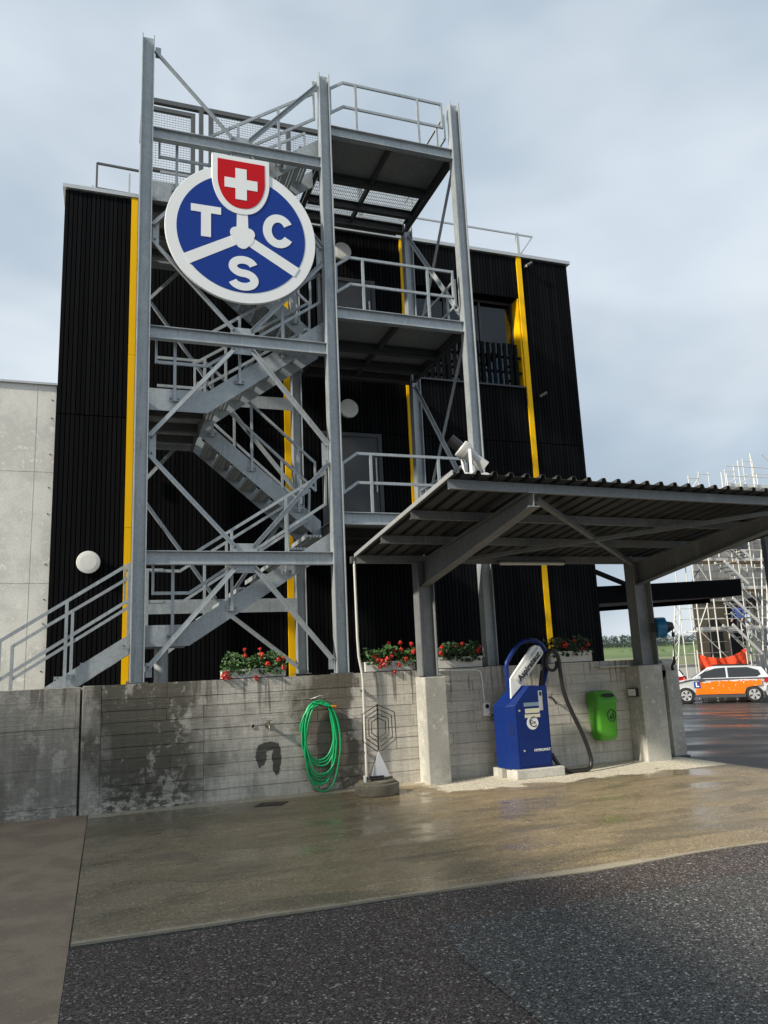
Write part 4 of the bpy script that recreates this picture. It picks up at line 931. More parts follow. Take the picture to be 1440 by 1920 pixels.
# ------------------------------------------------------------------ litter bin
bn_ = T('litter_bin', 'green plastic litter bin hanging on the wall beside the pillar', 'litter bin', (6.92, 9.95, .35))
GB = pbr('green plastic', (.075, .31, .025), .38, 0, .08, 5, spec=.3)
def ringsec(z, hw, y0_, y1_, rnd=.05, n=5):
    out = []; hw *= .84
    for cx_, cy_, a0 in ((hw-rnd, y1_-rnd, 0), (-hw+rnd, y1_-rnd, 90), (-hw+rnd, y0_+rnd, 180), (hw-rnd, y0_+rnd, 270)):
        for k in range(n+1): a = rad(a0+90*k/n); out.append((6.925+cx_+rnd*math.cos(a), cy_+rnd*math.sin(a), z))
    return out
def loft(secs, cap0=True, cap1=True):
    mb = MB(); n = len(secs[0]); vs = [p for s_ in secs for p in s_]
    mb.add(vs, [(i*n+k, i*n+(k+1) % n, (i+1)*n+(k+1) % n, (i+1)*n+k) for i in range(len(secs)-1) for k in range(n)], True)
    if cap0: mb.add(secs[0], [tuple(range(n))])
    if cap1: mb.add(secs[-1], [tuple(range(n))])
    return mb
O('body', loft([ringsec(.345, .14, 9.90, 10.05), ringsec(.352, .165, 9.875, 10.07), ringsec(.39, .188, 9.855, 10.085), ringsec(.45, .195, 9.845, 10.09), ringsec(.895, .215, 9.825, 10.095)]), GB, bn_, smooth_angle=.7)
O('rim', loft([ringsec(.885, .232, 9.812, 10.10), ringsec(.915, .234, 9.81, 10.10), ringsec(.925, .228, 9.815, 10.098)]), GB, bn_, smooth_angle=.7)
O('hood', loft([ringsec(.926, .225, 9.818, 10.097), ringsec(.955, .222, 9.828, 10.097), ringsec(1.02, .205, 9.868, 10.095), ringsec(1.045, .185, 9.905, 10.09), ringsec(1.055, .15, 9.945, 10.08)]), GB, bn_, smooth_angle=.7)
ov = []
for k in range(24):
    a = 2*math.pi*k/24; u_ = .112*(abs(math.cos(a))**.6)*(1 if math.cos(a) > 0 else -1); v_ = .040*(abs(math.sin(a))**.8)*(1 if math.sin(a) > 0 else -1)
    ov.append((6.950+u_, 9.850+v_*.52-.012, .990+v_*.85))
O('opening', MB().add([(6.950, 9.838, .990)]+ov, [(0, i+1, (i+1) % 24+1) for i in range(24)]), BLACK, bn_)
O('opening_lip', MB().tube(ov, .006, 6, True), GB, bn_)
yb_ = 9.828
def onbin(x, z): return (x, 9.845-(z-.45)*.045-.0035, z)
O('logo_ring', MB().tube([onbin(6.985+.070*math.cos(a*math.pi/16), .70+.085*math.sin(a*math.pi/16)) for a in range(32)], .0055, 5, True), BLACK, bn_)
lg = MB()
def onb_poly(P): lg.add([onbin(*p) for p in P], [tuple(range(len(P)))])
onb_poly([(6.955, .648), (6.985, .648), (6.988, .70), (6.952, .70)]); onb_poly([(6.999, .648), (7.007, .648), (7.012, .70), (7.020, .648), (7.029, .648), (7.022, .735), (7.005, .742), (6.985, .715), (6.990, .708), (7.003, .724)])
onb_poly([(7.014+.013*math.cos(a*.785), .757+.014*math.sin(a*.785)) for a in range(8)]); onb_poly([(6.962, .722), (6.972, .716), (6.978, .726), (6.968, .732)])
O('logo_figure', lg, BLACK, bn_, fix=False)
O('wall_bracket', MB().box(6.88, 6.96, 10.085, 10.128, .80, .95), STEELD, bn_)
pm = T('pillar_lamp', 'small white lamp with black frame on the side of the right pillar', 'lamp', (7.5, 9.95, 1.0))
O('frame', MB().box(7.455, 7.508, 9.84, 10.03, .94, 1.065), BLACK, pm, bevel=.006); O('diffuser', MB().box(7.448, 7.456, 9.852, 10.018, .953, 1.052), LAMPG, pm, bevel=.002)
hr = T('hose_reel', 'blue hose reel with hanging black cord on the right canopy post', 'hose reel', (7.95, 9.9, 1.95))
BL2 = pbr('light blue plastic', (.015, .17, .36), .35)
O('drum', MB().cyl((7.91, 9.80, 1.95), (8.04, 9.74, 1.95), .155, 24), BL2, hr, bevel=.015, smooth_angle=.6)
O('side_cap', MB().cyl((8.041, 9.74, 1.95), (8.15, 9.70, 1.97), .10, 18, .055), BLACK, hr)
O('cord', MB().tube(cat([(8.13, 9.70, 1.93), (8.16, 9.72, 1.85), (8.17, 9.75, 1.7), (8.20, 9.80, 1.52), (8.22, 9.84, 1.42)]), .008, 6), BLACK, hr); O('cord_stop', MB().cyl((8.16, 9.72, 1.87), (8.165, 9.73, 1.80), .022, 8), BLACK, hr)
O('coupling', MB().tube([(8.21, 9.82, 1.50), (8.24, 9.86, 1.42), (8.22, 9.90, 1.36), (8.26, 9.94, 1.31)], [.015, .025, .018, .028], 8), BLACK, hr); O('mount', MB().box(7.86, 7.915, 9.77, 9.85, 1.88, 2.02), STEELD, hr)

# ------------------------------------------------------------------ black entrance roof right of the building
er = T('entrance_roof', 'flat black entrance roof projecting right of the black building', 'roof', (12, 16, 2.8))
BKF = pbr('black fascia', (.0035, .0035, .004), .7, spec=.06); SOF = pbr('grey soffit', (.30, .28, .26), .7)
slab = MB().add([(9.24, 15.3, 2.70), (14.83, 15.0, 2.86), (15.2, 16.4, 2.90), (9.24, 19.5, 2.72), (9.24, 15.3, 3.09), (14.85, 15.0, 3.275), (15.2, 16.4, 3.28), (9.24, 19.5, 3.12)], [(0,3,2,1),(4,5,6,7),(0,1,5,4),(1,2,6,5),(2,3,7,6),(3,0,4,7)])
O('roof_slab', slab, BKF, er)
O('soffit', MB().add([(9.3, 15.36, 2.692), (14.6, 15.1, 2.845), (9.3, 19.3, 2.712), (9.3, 15.36, 2.698), (14.6, 15.1, 2.851), (9.3, 19.3, 2.718)], [(0, 2, 1), (3, 4, 5), (0, 1, 4, 3), (1, 2, 5, 4), (2, 0, 3, 5)]), SOF, er)
O('tie_beam', MB().beam((9.24, 14.4, 3.72), (12.2, 15.2, 2.95), .06, .10), BKF, er)
O('rear_edge', MB().beam((9.3, 19.4, 2.70), (15.1, 16.4, 2.86), .06, .14), BKF, er)
gp = T('gate_portal', 'dark steel portal post with yellow edge at the right picture border', 'portal', (13.7, 13, -.2))
O('post', MB().box(13.70, 13.93, 13.0, 13.12, -.25, 4.25), pbr('dark grey coated steel', (.035, .035, .038), .5), gp); O('yellow_edge', MB().box(13.932, 14.03, 12.98, 13.14, -.25, 4.25), YELLOW, gp)
O('lintel', MB().box(13.70, 18, 13.0, 13.12, 4.25, 4.6), MATS['dark grey coated steel'], gp)

# ------------------------------------------------------------------ cars
TYRE = pbr('tyre rubber', (.012, .012, .012), .7); RIM = pbr('alloy rim', (.55, .56, .57), .35, .5); CGL = pbr('car window glass', (.012, .014, .016), .06, 0, .02, 1, rv=.02, spec=.8)
SILV = pbr('silver car paint', (.58, .60, .62), .25, .25, .04, 1, coat=.6); WPAINT = pbr('white car paint', (.78, .78, .78), .25, 0, .03, 1, coat=.6); TAIL = pbr('red tail lamp', (.30, .008, .012), .2); CLAD = pbr('grey plastic cladding', (.05, .05, .052), .6)
HEADL = pbr('headlamp glass', (.55, .58, .6), .1)
ORNG = None
def m_wrap():
    m, t, b, P = newmat('orange wrap on silver paint')
    oc = nd(t, 'ShaderNodeTexCoord').outputs['Object']; s3 = nd(t, 'ShaderNodeSeparateXYZ', {0: oc})
    n = noise(t, vmul(t, oc, (1, 1, 1)), 5, 5, .6, .8)
    e = mth(t, 'MULTIPLY_ADD', mth(t, 'SUBTRACT', n, .5), .55, s3.outputs[2])
    c = mixc(t, sstep(t, e, .22, .25), (.85, .17, .004), (.58, .60, .62))
    c = mixc(t, sstep(t, noise(t, oc, 9, 3), .66, .68), c, (.75, .72, .68))
    setin(t, b, 'Base Color', c); b.inputs['Roughness'].default_value = .28; b.inputs['Coat Weight'].default_value = .5
    return m
def car(label, group, loc, heading, paint, wrap=None, parts=True):
    """length along local x, nose at +x; local y = left"""
    c = T('car', label, 'car', loc, group, heading)
    prof_ = [(2.08, .30), (2.12, .50), (2.06, .70), (1.92, .82), (1.15, .98), (1.05, 1.0), (-1.55, 1.0), (-1.85, .98), (-2.05, .92), (-2.10, .62), (-2.07, .32)]
    def arch(cx_, r_=.365): return [(cx_+r_*math.cos(a*math.pi/8), .30+r_*math.sin(a*math.pi/8)) for a in range(0, 9)]
    low = [(-2.07, .32), (-1.33-.365, .30)] + arch(-1.33)[::-1][1:-1] + [(-1.33+.365, .24), (1.32-.365, .24)] + arch(1.32)[::-1][1:-1] + [(1.32+.365, .30)]
    poly = prof_[:-1] + low
    body = MB(); ny = [(-.90, .0), (-.86, 0), (.86, 0), (.90, 0)]
    secs = []
    for y, sc in ((-.80, .94), (-.895, 1.0), (.895, 1.0), (.80, .94)):
        secs.append([(x*(1 if sc == 1 else .985), y, .66+(z-.66)*sc) for x, z in poly])
    n = len(poly); vs = [p for s_ in secs for p in s_]
    body.add(vs, [(i*n+k, i*n+(k+1) % n, (i+1)*n+(k+1) % n, (i+1)*n+k) for i in range(3) for k in range(n)] + [tuple(range(n)), tuple(range(4*n-1, 3*n-1, -1))])
    O('body', body, paint, c, local=True, smooth_angle=.5)
    # greenhouse
    gh_ = [(1.12, .98), (.38, 1.46), (.05, 1.515), (-1.2, 1.50), (-1.72, 1.42), (-1.98, 1.0)]
    cab = MB(); vs = []
    for y, ins in ((-.84, 0), (-.66, 1), (.66, 1), (.84, 0)):
        if ins: vs += [(x, y, z) for x, z in gh_]
        else: vs += [(x*.99, y, .98) for x, z in gh_]
    m_ = len(gh_)
    # tumblehome sides: bottom ring at belt line, upper ring at the roof
    cab = MB(); bot = [(x, z) for x, z in gh_]
    L_ = [(x, -.66-(.19 if z < 1.1 else 0), z) for x, z in gh_]; R_ = [(x, -y, z) for x, y, z in L_]
    cab.add(L_+R_, [tuple(range(m_)), tuple(range(2*m_-1, m_-1, -1))] + [(i, i+m_, i+m_+1, i+1) for i in range(m_-1)])
    O('cabin', cab, paint, c, local=True)
    O('roof_strip', MB().box(-1.25, .12, -.60, .60, 1.515, 1.53), CLAD, c, local=True)
    def side_pane(P, s_):
        mb = MB(); q = []
        for x, z in P: f_ = (z-.98)/.5; q.append((x, s_*(.858-.19*max(0, min(1, f_))), z))
        mb.add(q+[(x, y-s_*.02, z) for x, y, z in q], [tuple(range(len(q))), tuple(range(2*len(q)-1, len(q)-1, -1))]); O('side_window', mb, CGL, c, local=True)
    for s_ in (1, -1):
        side_pane([(.93, 1.03), (.36, 1.40), (-.32, 1.44), (-.32, 1.03)], s_); side_pane([(-.40, 1.03), (-.40, 1.44), (-1.18, 1.43), (-1.58, 1.30), (-1.66, 1.12), (-1.5, 1.03)], s_)
        O('mirror', MB().box(.68, .86, s_*.87 if s_ > 0 else s_*1.04, s_*1.04 if s_ > 0 else s_*.87, 1.0, 1.13), paint, c, local=True, bevel=.02)
        O('roof_rail', MB().beam((.15, s_*.60, 1.54), (-1.25, s_*.60, 1.53), .03, .03), BLACK, c, local=True)
        O('sill_cladding', MB().box(-.93, .92, s_*.86 if s_ > 0 else s_*.905, s_*.905 if s_ > 0 else s_*.86, .225, .33), CLAD, c, local=True)
        for xw in (-1.33, 1.32):
            w_ = O('wheel', MB().cyl((xw, s_*.70, .32), (xw, s_*.90, .32), .32, 26), TYRE, c, local=True, bevel=.03, smooth_angle=.6)
            rm = MB()
            for k in range(5):
                a = 2*math.pi*k/5+.3
                P = [(xw+math.cos(a+d)*r_, .32+math.sin(a+d)*r_) for d, r_ in ((-.5, .05), (-.36, .21), (.36, .21), (.5, .05))]
                rm.add([(x, s_*.903, z) for x, z in P]+[(x, s_*.912, z) for x, z in P], [(0, 1, 2, 3), (7, 6, 5, 4), (0, 4, 5, 1), (1, 5, 6, 2), (2, 6, 7, 3), (3, 7, 4, 0)])
            rm.cyl((xw, s_*.90, .32), (xw, s_*.905, .32), .06, 12)
            ring_ = [(xw+.205*math.cos(a*math.pi/12), s_*.905, .32+.205*math.sin(a*math.pi/12)) for a in range(24)]; rm.tube(ring_, .012, 5, True)
            ri = O('rim', rm, RIM, w_); ri.matrix_parent_inverse = Matrix.Translation(-w_.location); 
        O('headlight', MB().add([(2.07, s_*.50, .70), (1.80, s_*.905, .74), (1.72, s_*.905, .84), (1.98, s_*.52, .80), (2.03, s_*.50, .70), (1.78, s_*.88, .74), (1.70, s_*.88, .84), (1.94, s_*.52, .80)], [(0,1,2,3),(7,6,5,4),(0,4,5,1),(1,5,6,2),(2,6,7,3),(3,7,4,0)]), HEADL, c, local=True)
        O('tail_light', MB().add([(-2.03, s_*.50, .80), (-1.72, s_*.91, .80), (-1.80, s_*.91, 1.0), (-2.06, s_*.52, .97), (-2.12, s_*.50, .80), (-1.98, s_*.91, .80), (-1.99, s_*.90, .98), (-2.09, s_*.52, .97)], [(0,1,2,3),(7,6,5,4),(0,4,5,1),(1,5,6,2),(2,6,7,3),(3,7,4,0)]), TAIL, c, local=True)
        if wrap: O('door_wrap', MB().add([(x, s_*.8985, z) for x, z in ((.95, .36), (.88, .86), (-1.0, .95), (-1.65, .92), (-1.65, .70), (-1.05, .62), (-.95, .36))], [(0, 1, 2, 3, 4, 5, 6)]), wrap, c, local=True, fix=False)
    O('windscreen', MB().add([(1.06, -.74, 1.03), (1.06, .74, 1.03), (.42, .60, 1.445), (.42, -.60, 1.445), (1.05, -.74, 1.0), (1.05, .74, 1.0), (.41, .60, 1.43), (.41, -.60, 1.43)], [(0,1,2,3),(7,6,5,4),(0,4,5,1),(1,5,6,2),(2,6,7,3),(3,7,4,0)]).mesh('windscreen'), CGL, c, local=True)
    O('rear_window', MB().add([(-2.0, -.66, 1.06), (-2.0, .66, 1.06), (-1.76, .58, 1.40), (-1.76, -.58, 1.40), (-1.94, -.66, 1.06), (-1.94, .66, 1.06), (-1.70, .58, 1.40), (-1.70, -.58, 1.40)], [(0,1,2,3),(7,6,5,4),(0,4,5,1),(1,5,6,2),(2,6,7,3),(3,7,4,0)]), CGL, c, local=True)
    O('bumper', MB().box(1.95, 2.14, -.72, .72, .30, .46), CLAD, c, local=True, bevel=.03)
    return c
# nose towards -X; its left flank faces the camera
hd = math.pi-rad(41.5)
lc = car('silver driving-school car with orange wrap and blue L sign', 'cars on the yard', (24.93, 27.21, -.66), hd, SILV, m_wrap())
O('learner_plate', MB().box(.72, .98, .905, .909, .62, .90), pbr('learner plate blue', (.02, .05, .24), .4), lc, local=True)
tm_ = text_mesh('L', .25, .002, .012); tm_.transform(Matrix.Translation((.85, .913, .76)) @ Matrix.Rotation(math.pi, 4, 'Z') @ Matrix.Rotation(rad(90), 4, 'X')); O('learner_letter', tm_, WHITE, lc, local=True)
car('white hatchback half hidden behind the concrete end post', 'cars on the yard', (25.2, 32.7, -.66), hd, WPAINT)
car('white car cut off by the right picture edge', 'cars on the yard', (27.4, 24.2, -.66), hd, WPAINT)

# ------------------------------------------------------------------ house under construction with scaffolding
hs = T('house_shell', 'grey masonry house shell behind the scaffolding', 'building', (32, 31, -.5))
BLK = pbr('grey masonry block', (.30, .305, .305), .85, 0, .15, 3, .2, 40, obj_rand=.22); OCH = pbr('ochre render', (.12, .105, .07), .85); DRK = pbr('dark interior', (.012, .012, .012), .8)
hm = MB(); X0, X1, YF = 27.2, 40.0, 30.4
sk_ = 8*1.02
for xa, xb, za, zb in ((X0, X1, 3.9, 9.2), (X0-.3, 28.9, -.5, 3.9), (30.4, X1, -.5, 3.9)): hm.prism([(xa, YF+.03), (xb, YF+.03), (xb+sk_, YF+8), (xa+sk_, YF+8)], za, zb, 'xy')
O('wall_core', hm, MATS['grey masonry block'], hs)
rg = random.Random(11)
z = 3.95; src = None; row = 0
while z < 9.1:
    x = X0+(.25 if row % 2 else 0); h = .36
    while x < 33.6:
        L_ = .62
        if src is None: src = O('masonry_block', MB().box(x, x+L_-.02, YF-.01, YF+.028, z, z+h-.02), BLK, hs)
        else: dupmesh('masonry_block', src, (x+(L_-.02)/2, YF+.009+rg.uniform(-.006, .006), z+(h-.02)/2), hs)
        x += L_
    z += h; row += 1
O('rendered_bay', MB().box(X0-.32, 28.9, YF-.01, YF+.028, -.48, 3.88), OCH, hs)
am = MB(); P = [(27.6, 1.2), (28.5, 1.2), (28.5, 2.6)] + [(28.05+.45*math.cos(a*math.pi/8), 2.6+.45*math.sin(a*math.pi/8)) for a in range(1, 8)] + [(27.6, 2.6)]
O('arched_opening', am.prism(P, YF-.02, YF-.012), DRK, hs); O('doorway', MB().box(28.92, 30.38, YF+.5, YF+.6, -.5, 3.85), DRK, hs); O('concrete_band', MB().box(X0-.35, X1, YF-.08, YF+.028, 3.88, 3.945), CONC, hs)
sc = T('scaffold', 'pale metal scaffolding with platforms and stairs in front of the house shell', 'scaffold', (29, 29.3, -.67))
SCM = pbr('pale scaffold tube', (.66, .65, .60), .45, .1); WOOD = pbr('scaffold board', (.38, .28, .18), .8)
def pole(p, q, r=.03, m_=SCM, nm='standard'): return O(nm, MB().cyl(p, q, r, 6), m_, sc)
for x, zt_ in ((25.35, 6.6), (26.35, 7.0), (28.1, 9.9), (28.9, 10.6), (29.75, 11.0), (31.2, 10.6)):
    pole((x, 28.4, -.67), (x, 28.4, zt_)); pole((x+.05, 29.6, -.67), (x+.05, 29.6, zt_-.3))
for z in (2.42, 4.30, 5.65, 7.6, 9.3):
    for xa, xb in (((25.3, 27.6), (28.1, 33.5)) if z != 4.30 else ((28.1, 33.5),)):
        if z > 7 and xa < 26: continue
        O('platform_board', MB().box(xa, xb, 28.55, 29.45, z-.05, z), WOOD if z in (5.65, 4.30) else SCM, sc)
        pole((xa, 28.4, z+1.0), (xb, 28.4, z+1.0), .022, SCM, 'ledger'); pole((xa, 28.4, z+.5), (xb, 28.4, z+.5), .022, SCM, 'ledger'); O('toe_board', MB().box(xa, xb, 28.5, 28.54, z, z+.15), SCM, sc)
for (xa, za, xb, zb) in ((26.5, 2.62, 28.0, 1.25), (26.7, 3.82, 28.15, 2.62), (26.5, 5.5, 27.75, 4.45), (27.25, 6.35, 28.1, 5.65), (28.45, 1.9, 29.3, 1.1)):
    for yy in (28.2, 27.6): O('stair_stringer', MB().beam((xa, yy, za), (xb, yy, zb), .04, .13), SCM, sc)
    for dz in (.55, 1.0): pole((xa, 27.6, za+dz), (xb, 27.6, zb+dz), .022, SCM, 'stair_rail')
    for k in range(6):
        f_ = (k+.5)/6; O('stair_tread', MB().box(xa+(xb-xa)*f_-.1, xa+(xb-xa)*f_+.1, 27.62, 28.18, za+(zb-za)*f_-.015, za+(zb-za)*f_+.015), STEELD, sc)
for (xa, za, xb, zb) in ((25.35, 2.4, 26.9, 1.0), (25.35, 2.6, 26.35, 4.3), (26.35, 4.4, 25.35, 5.9), (28.2, 2.4, 29.7, .6), (29.8, 7.7, 31.2, 9.3), (30.45, 11.0, 31.4, 10.2)): pole((xa, 28.38, za), (xb, 28.38, zb), .022, SCM, 'brace')
for (xa, xb, z0, z1) in ((26.3, 26.9, 9.0, 9.87), (26.95, 27.55, 9.0, 10.1), (28.6, 29.2, 9.3, 10.3), (29.82, 30.45, 9.5, 10.9)):
    for x in (xa, xb): pole((x, 29.0, z0), (x, 29.0, z1), .022, SCM, 'guard_frame')
    pole((xa, 29.0, z1-.12), (xb, 29.0, z1-.1), .022, SCM, 'guard_frame')
for p, q in (((28.48, 29, 9.55), (30.2, 29, 10.15)), ((28.48, 29, 9.3), (30.2, 29, 9.9)), ((30.3, 29, 10.15), (33.5, 29, 10.1)), ((26.3, 29.0, 9.05), (26.9, 29.0, 9.75))): pole(p, q, .022, SCM, 'guard_rail')
for x0_, x1_, zt_ in ((28.66, 29.5, 6.0), (28.37, 29.2, 6.1)): pole((x0_, 27.9, 1.4), (x1_, 28.0, zt_), .035, SCM, 'raking_tube')
for k in range(7): x, z = 29.9+.1*k, 9.25; 
for k in range(5): pole((25.7+.12*k, 28.42, 5.8+.28*k), (28.0, 28.42, 5.8+.28*k), .014, STEELD, 'mesh_bar')
for x in (25.85, 26.9, 27.35): pole((x, 29.5, -.67), (x+.1, 29.5, 7.2 if x < 27 else 9.2), .026)
for z in (1.4, 1.9, 3.0, 3.5, 4.5, 6.1, 6.5): pole((25.3, 29.55, z), (27.9, 29.55, z), .02, SCM, 'ledger')
for z in (1.2, 3.2, 3.7, 4.7, 6.3, 6.9, 8.2, 8.7): pole((28.0, 29.55, z), (33.0, 29.55, z), .02, SCM, 'ledger')
for x in (29.3, 30.2, 30.7, 31.8): pole((x, 29.55, -.67), (x+.1, 29.55, 9.4), .026)
for k in range(4): pole((25.9+(k % 2)*.9, 29.5, 2.45+k), (26.8-(k % 2)*.9, 29.5, 3.4+k), .02, STEELD, 'brace')
ms = T('lattice_mast', 'slender white lattice mast left of the scaffolding', 'mast', (24.25, 29, -.67))
O('leg', MB().cyl((23.86, 29, -.67), (24.75, 29, 4.3), .028, 6), SCM, ms); O('leg', MB().cyl((24.15, 29, -.67), (25.05, 29, 4.3), .028, 6), SCM, ms)
for k in range(14):
    z0 = -.3+k*.33; z1 = z0+.33; xo = lambda z: 23.86+(z+.5)*.1854
    O('lacing', MB().cyl((xo(z0)+(.29 if k % 2 else 0), 29, z0), (xo(z1)+(0 if k % 2 else .29), 29, z1), .018, 5), SCM, ms)
# orange safety netting
on = T('safety_netting', 'sagging orange safety netting behind the driving-school car', 'netting', (26.2, 28.0, -.66))
nt = MB(); NX, NZ = 26, 8; A0, A1 = Vector((24.70, 27.95)), Vector((27.25, 27.72))
for i in range(NX+1):
    u = i/NX; q = A0.lerp(A1, u); top = 1.38+.16*u-.34*math.sin(u*math.pi)*(1-.2*u)+.02*math.sin(u*31); bot = -.45
    for j in range(NZ+1): f_ = j/NZ; nt.v.append((q.x+.04*math.sin(j*2.1+i), q.y+.10*math.sin(i*1.3+j*.9)+.07*math.sin(i*.6), bot+(top-bot)*f_))
for i in range(NX):
    for j in range(NZ): a = i*(NZ+1)+j; nt.f.append((a, a+NZ+1, a+NZ+2, a+1)); nt.sm.append(True)
NET = pbr('orange netting', (.85, .075, .018), .6, 0, .2, 3); O('net', nt, NET, on, fix=False)
for q in (A0, A1): O('stake', MB().cyl((q.x, q.y+.05, -.66), (q.x, q.y+.05, 1.55), .025, 6), SCM, on)
ww = T('low_wall', 'long low white wall at the far edge of the yard', 'wall', (30, 38, -.5)); O('wall_body', MB().box(20, 60, 40, 40.3, -.7, .62), pbr('white render', (.74, .74, .72), .7), ww); O('coping', MB().box(20, 60, 39.95, 40.35, .622, .70), CONC, ww)
cn_ = T('traffic_cone', 'small red and white traffic cone beside the white hatchback', 'cone', (24.6, 28.9, -.66)); O('cone', MB().cyl((24.6, 28.9, -.64), (24.6, 28.9, .35), .2, 14, .03), NET, cn_); O('stripe', MB().cyl((24.6, 28.9, -.12), (24.6, 28.9, .06), .118, 14, .092), WHITE, cn_); O('foot', MB().box(24.35, 24.85, 28.65, 29.15, -.66, -.62), NET, cn_)

# ------------------------------------------------------------------ workers
SKIN = pbr('skin', (.42, .24, .17), .55)
def worker(label, loc, rz, top, trousers, hat, lean=.0, arm=0):
    w_ = T('person', label, 'person', loc, 'workers on the building site', rz)
    J = {'pel': (0, 0, .95, .15), 'spine': (0, .02+lean*.3, 1.15, .135), 'chest': (0, .02+lean*.7, 1.38, .15), 'neck': (0, .02+lean, 1.52, .06)}
    for s_, sd_ in ((1, 'l'), (-1, 'r')):
        J['hip'+sd_] = (s_*.10, 0, .90, .10); J['kne'+sd_] = (s_*.12, .06*s_+.03, .50, .075); J['ank'+sd_] = (s_*.12, .02*s_-.03, .10, .05); J['toe'+sd_] = (s_*.13, .13, .05, .045)
        J['sho'+sd_] = (s_*.20, .02+lean*.8, 1.42, .065); J['elb'+sd_] = (s_*.28, .04+lean+arm*.15, 1.16, .048); J['wri'+sd_] = (s_*.24, .18+lean+arm*.2, .98+arm*.25, .036)
    ks = list(J); E_ = [('pel', 'spine'), ('spine', 'chest'), ('chest', 'neck')]
    for sd_ in 'lr': E_ += [('pel', 'hip'+sd_), ('hip'+sd_, 'kne'+sd_), ('kne'+sd_, 'ank'+sd_), ('ank'+sd_, 'toe'+sd_), ('chest', 'sho'+sd_), ('sho'+sd_, 'elb'+sd_), ('elb'+sd_, 'wri'+sd_)]
    me = bpy.data.meshes.new('body'); me.from_pydata([J[k][:3] for k in ks], [(ks.index(a), ks.index(b2)) for a, b2 in E_], [])
    o = bpy.data.objects.new('body', me); col.objects.link(o); o.parent = w_; md = o.modifiers.new('skin', 'SKIN')
    for i, k in enumerate(ks):
        sv = me.skin_vertices[0].data[i]; sv.radius = (J[k][3], J[k][3]*.9); sv.use_root = (k == 'pel')
    md.use_smooth_shade = True; o.modifiers.new('sub', 'SUBSURF').levels = 1
    m, t, b, P = newmat('work clothes'); oz = nd(t, 'ShaderNodeSeparateXYZ', {0: nd(t, 'ShaderNodeTexCoord').outputs['Object']}).outputs[2]
    setin(t, b, 'Base Color', mixc(t, sstep(t, oz, .97, .975), trousers, top)); b.inputs['Roughness'].default_value = .8; me.materials.append(m)
    hx = Vector((0, .04+lean*1.1, 1.66)); hd_ = MB()
    prs = [(-.115, .045), (-.09, .07), (-.03, .085), (.03, .09), (.08, .08), (.11, .05), (.12, .01)]
    for (za, ra), (zb, rb) in zip(prs, prs[1:]): hd_.cyl(hx+Vector((0, 0, za)), hx+Vector((0, 0, zb)), ra, 14, rb, caps=False)
    hd_.beam(hx+Vector((0, .08, .0)), hx+Vector((0, .108, -.025)), .022, .03)
    O('head', hd_, SKIN, w_, local=True, smooth_angle=.8)
    hh = MB()
    for (za, ra), (zb, rb) in zip([(.035, .105), (.08, .10), (.125, .06), (.14, .01)], [(.08, .10), (.125, .06), (.14, .01), (.141, .002)]): hh.cyl(hx+Vector((0, 0, za)), hx+Vector((0, 0, zb)), ra, 14, rb, caps=False)
    O('headgear', hh, hat, w_, local=True, smooth_angle=.8)
    for s_ in (1, -1):
        wr = Vector(J['wri'+('l' if s_ > 0 else 'r')][:3]); hm_ = MB(); hm_.beam(wr, wr+Vector((0, .07, -.06)), .075, .03)
        for k in range(4): a = wr+Vector((s_*(-.028+.019*k), .07, -.06)); hm_.tube([a, a+Vector((0, .03, -.035)), a+Vector((0, .03, -.065))], .0085, 5)
        a = wr+Vector((-s_*.035, .03, -.03)); hm_.tube([a, a+Vector((-s_*.02, .035, -.03))], .009, 5); O('hand', hm_, SKIN, w_, local=True)
    return w_
DKB = (.018, .02, .03)
HATW = pbr('white helmet', (.7, .7, .68), .4); HAIR = pbr('dark hair', (.012, .010, .008), .7)
worker('worker in a blue jacket climbing the lower scaffold stairs', (27.3, 27.9, 1.90), rad(110), (.03, .06, .20), DKB, HAIR, .12)
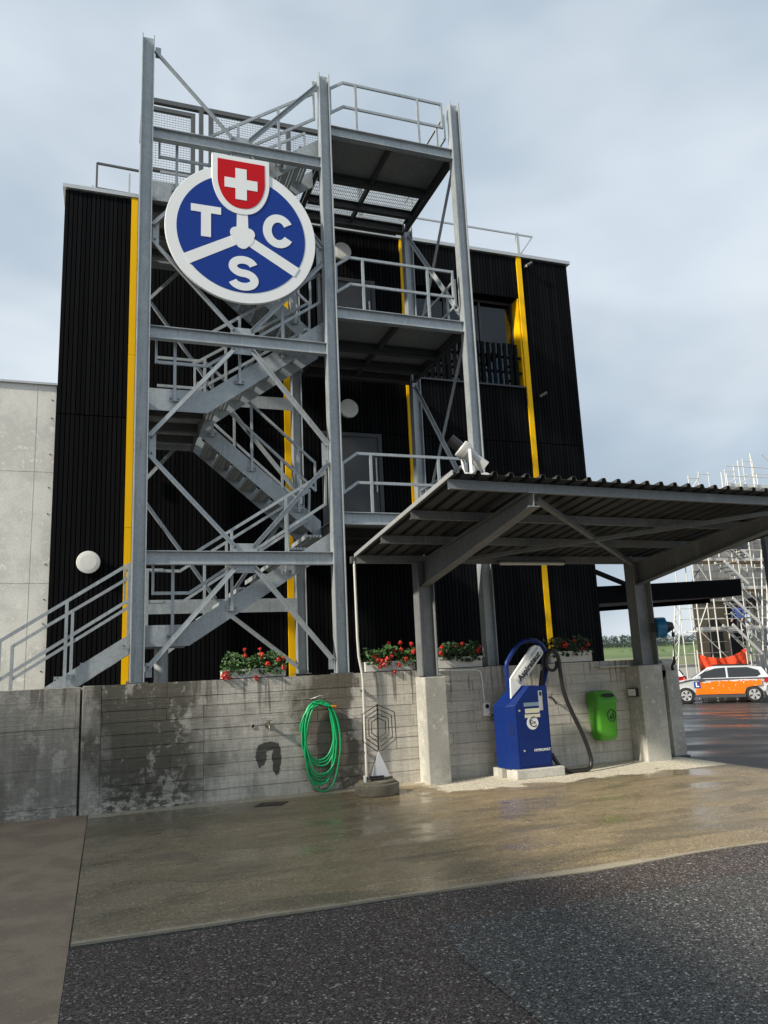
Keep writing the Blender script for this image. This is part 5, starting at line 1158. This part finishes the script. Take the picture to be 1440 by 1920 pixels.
worker('worker in dark clothes standing on the ground by the scaffold', (28.1, 27.2, -.66), rad(160), (.015, .016, .02), (.02, .03, .09), HAIR, .05)
worker('worker in dark overalls on the middle scaffold platform', (29.2, 28.9, 2.42), rad(150), (.02, .018, .018), (.05, .045, .04), HATW, .06, 1)

# ------------------------------------------------------------------ far trees
def leafmass(name, label, spots, mat, per, kind=None, cat_=None, trunk=True):
    rg = random.Random(len(spots)+3); mb = MB()
    for (x, y, z0, w_, h) in spots:
        for k in range(per):
            a = rg.uniform(0, 6.28); f_ = rg.random(); rr_ = w_*math.sqrt(rg.random())*(1-.75*f_**2)*.5
            c = Vector((x+rr_*math.cos(a), y+rr_*math.sin(a), z0+h*(.08+.92*f_))); s_ = h*rg.uniform(.03, .075)
            n = Vector((rg.gauss(0, 1), rg.gauss(-.4, 1), rg.gauss(.5, 1))).normalized(); u = n.cross(Vector((rg.gauss(0, 1), rg.gauss(0, 1), rg.gauss(0, 1)))).normalized(); v_ = n.cross(u)
            mb.add([c-u*s_, c-v_*s_*.8, c+u*s_, c+v_*s_*.8], [(0, 1, 2, 3)])
    o = O(name, mb, mat, fix=False); tag(o, label, cat_, kind=kind); return o
FOR = pbr('far forest foliage', (.030, .050, .040), .9, 0, .45, .08)
rg = random.Random(21); spots = []
for i in range(420):
    x = rg.uniform(180, 480); y = 430+rg.uniform(-15, 60)+.12*(x-300); spots.append((x, y, 4.0+(y-420)*.02, rg.uniform(5, 9), rg.uniform(6, 9.5)*(1-.0012*(x-290)) + (1.5 if rg.random() < .12 else 0)))
leafmass('forest', 'dark far-off forest on the horizon behind the fields', spots, FOR, 70, 'stuff', 'forest')
hsp = []
for i in range(60): x = rg.uniform(120, 330); hsp.append((x, 255+rg.uniform(-6, 6)+.02*x, .2, rg.uniform(3, 7), rg.uniform(1.0, 3.2)))
leafmass('hedge', 'dark hedge row across the green fields', hsp, pbr('hedge foliage', (.03, .065, .018), .9, 0, .4, .5), 80, 'stuff', 'hedge')
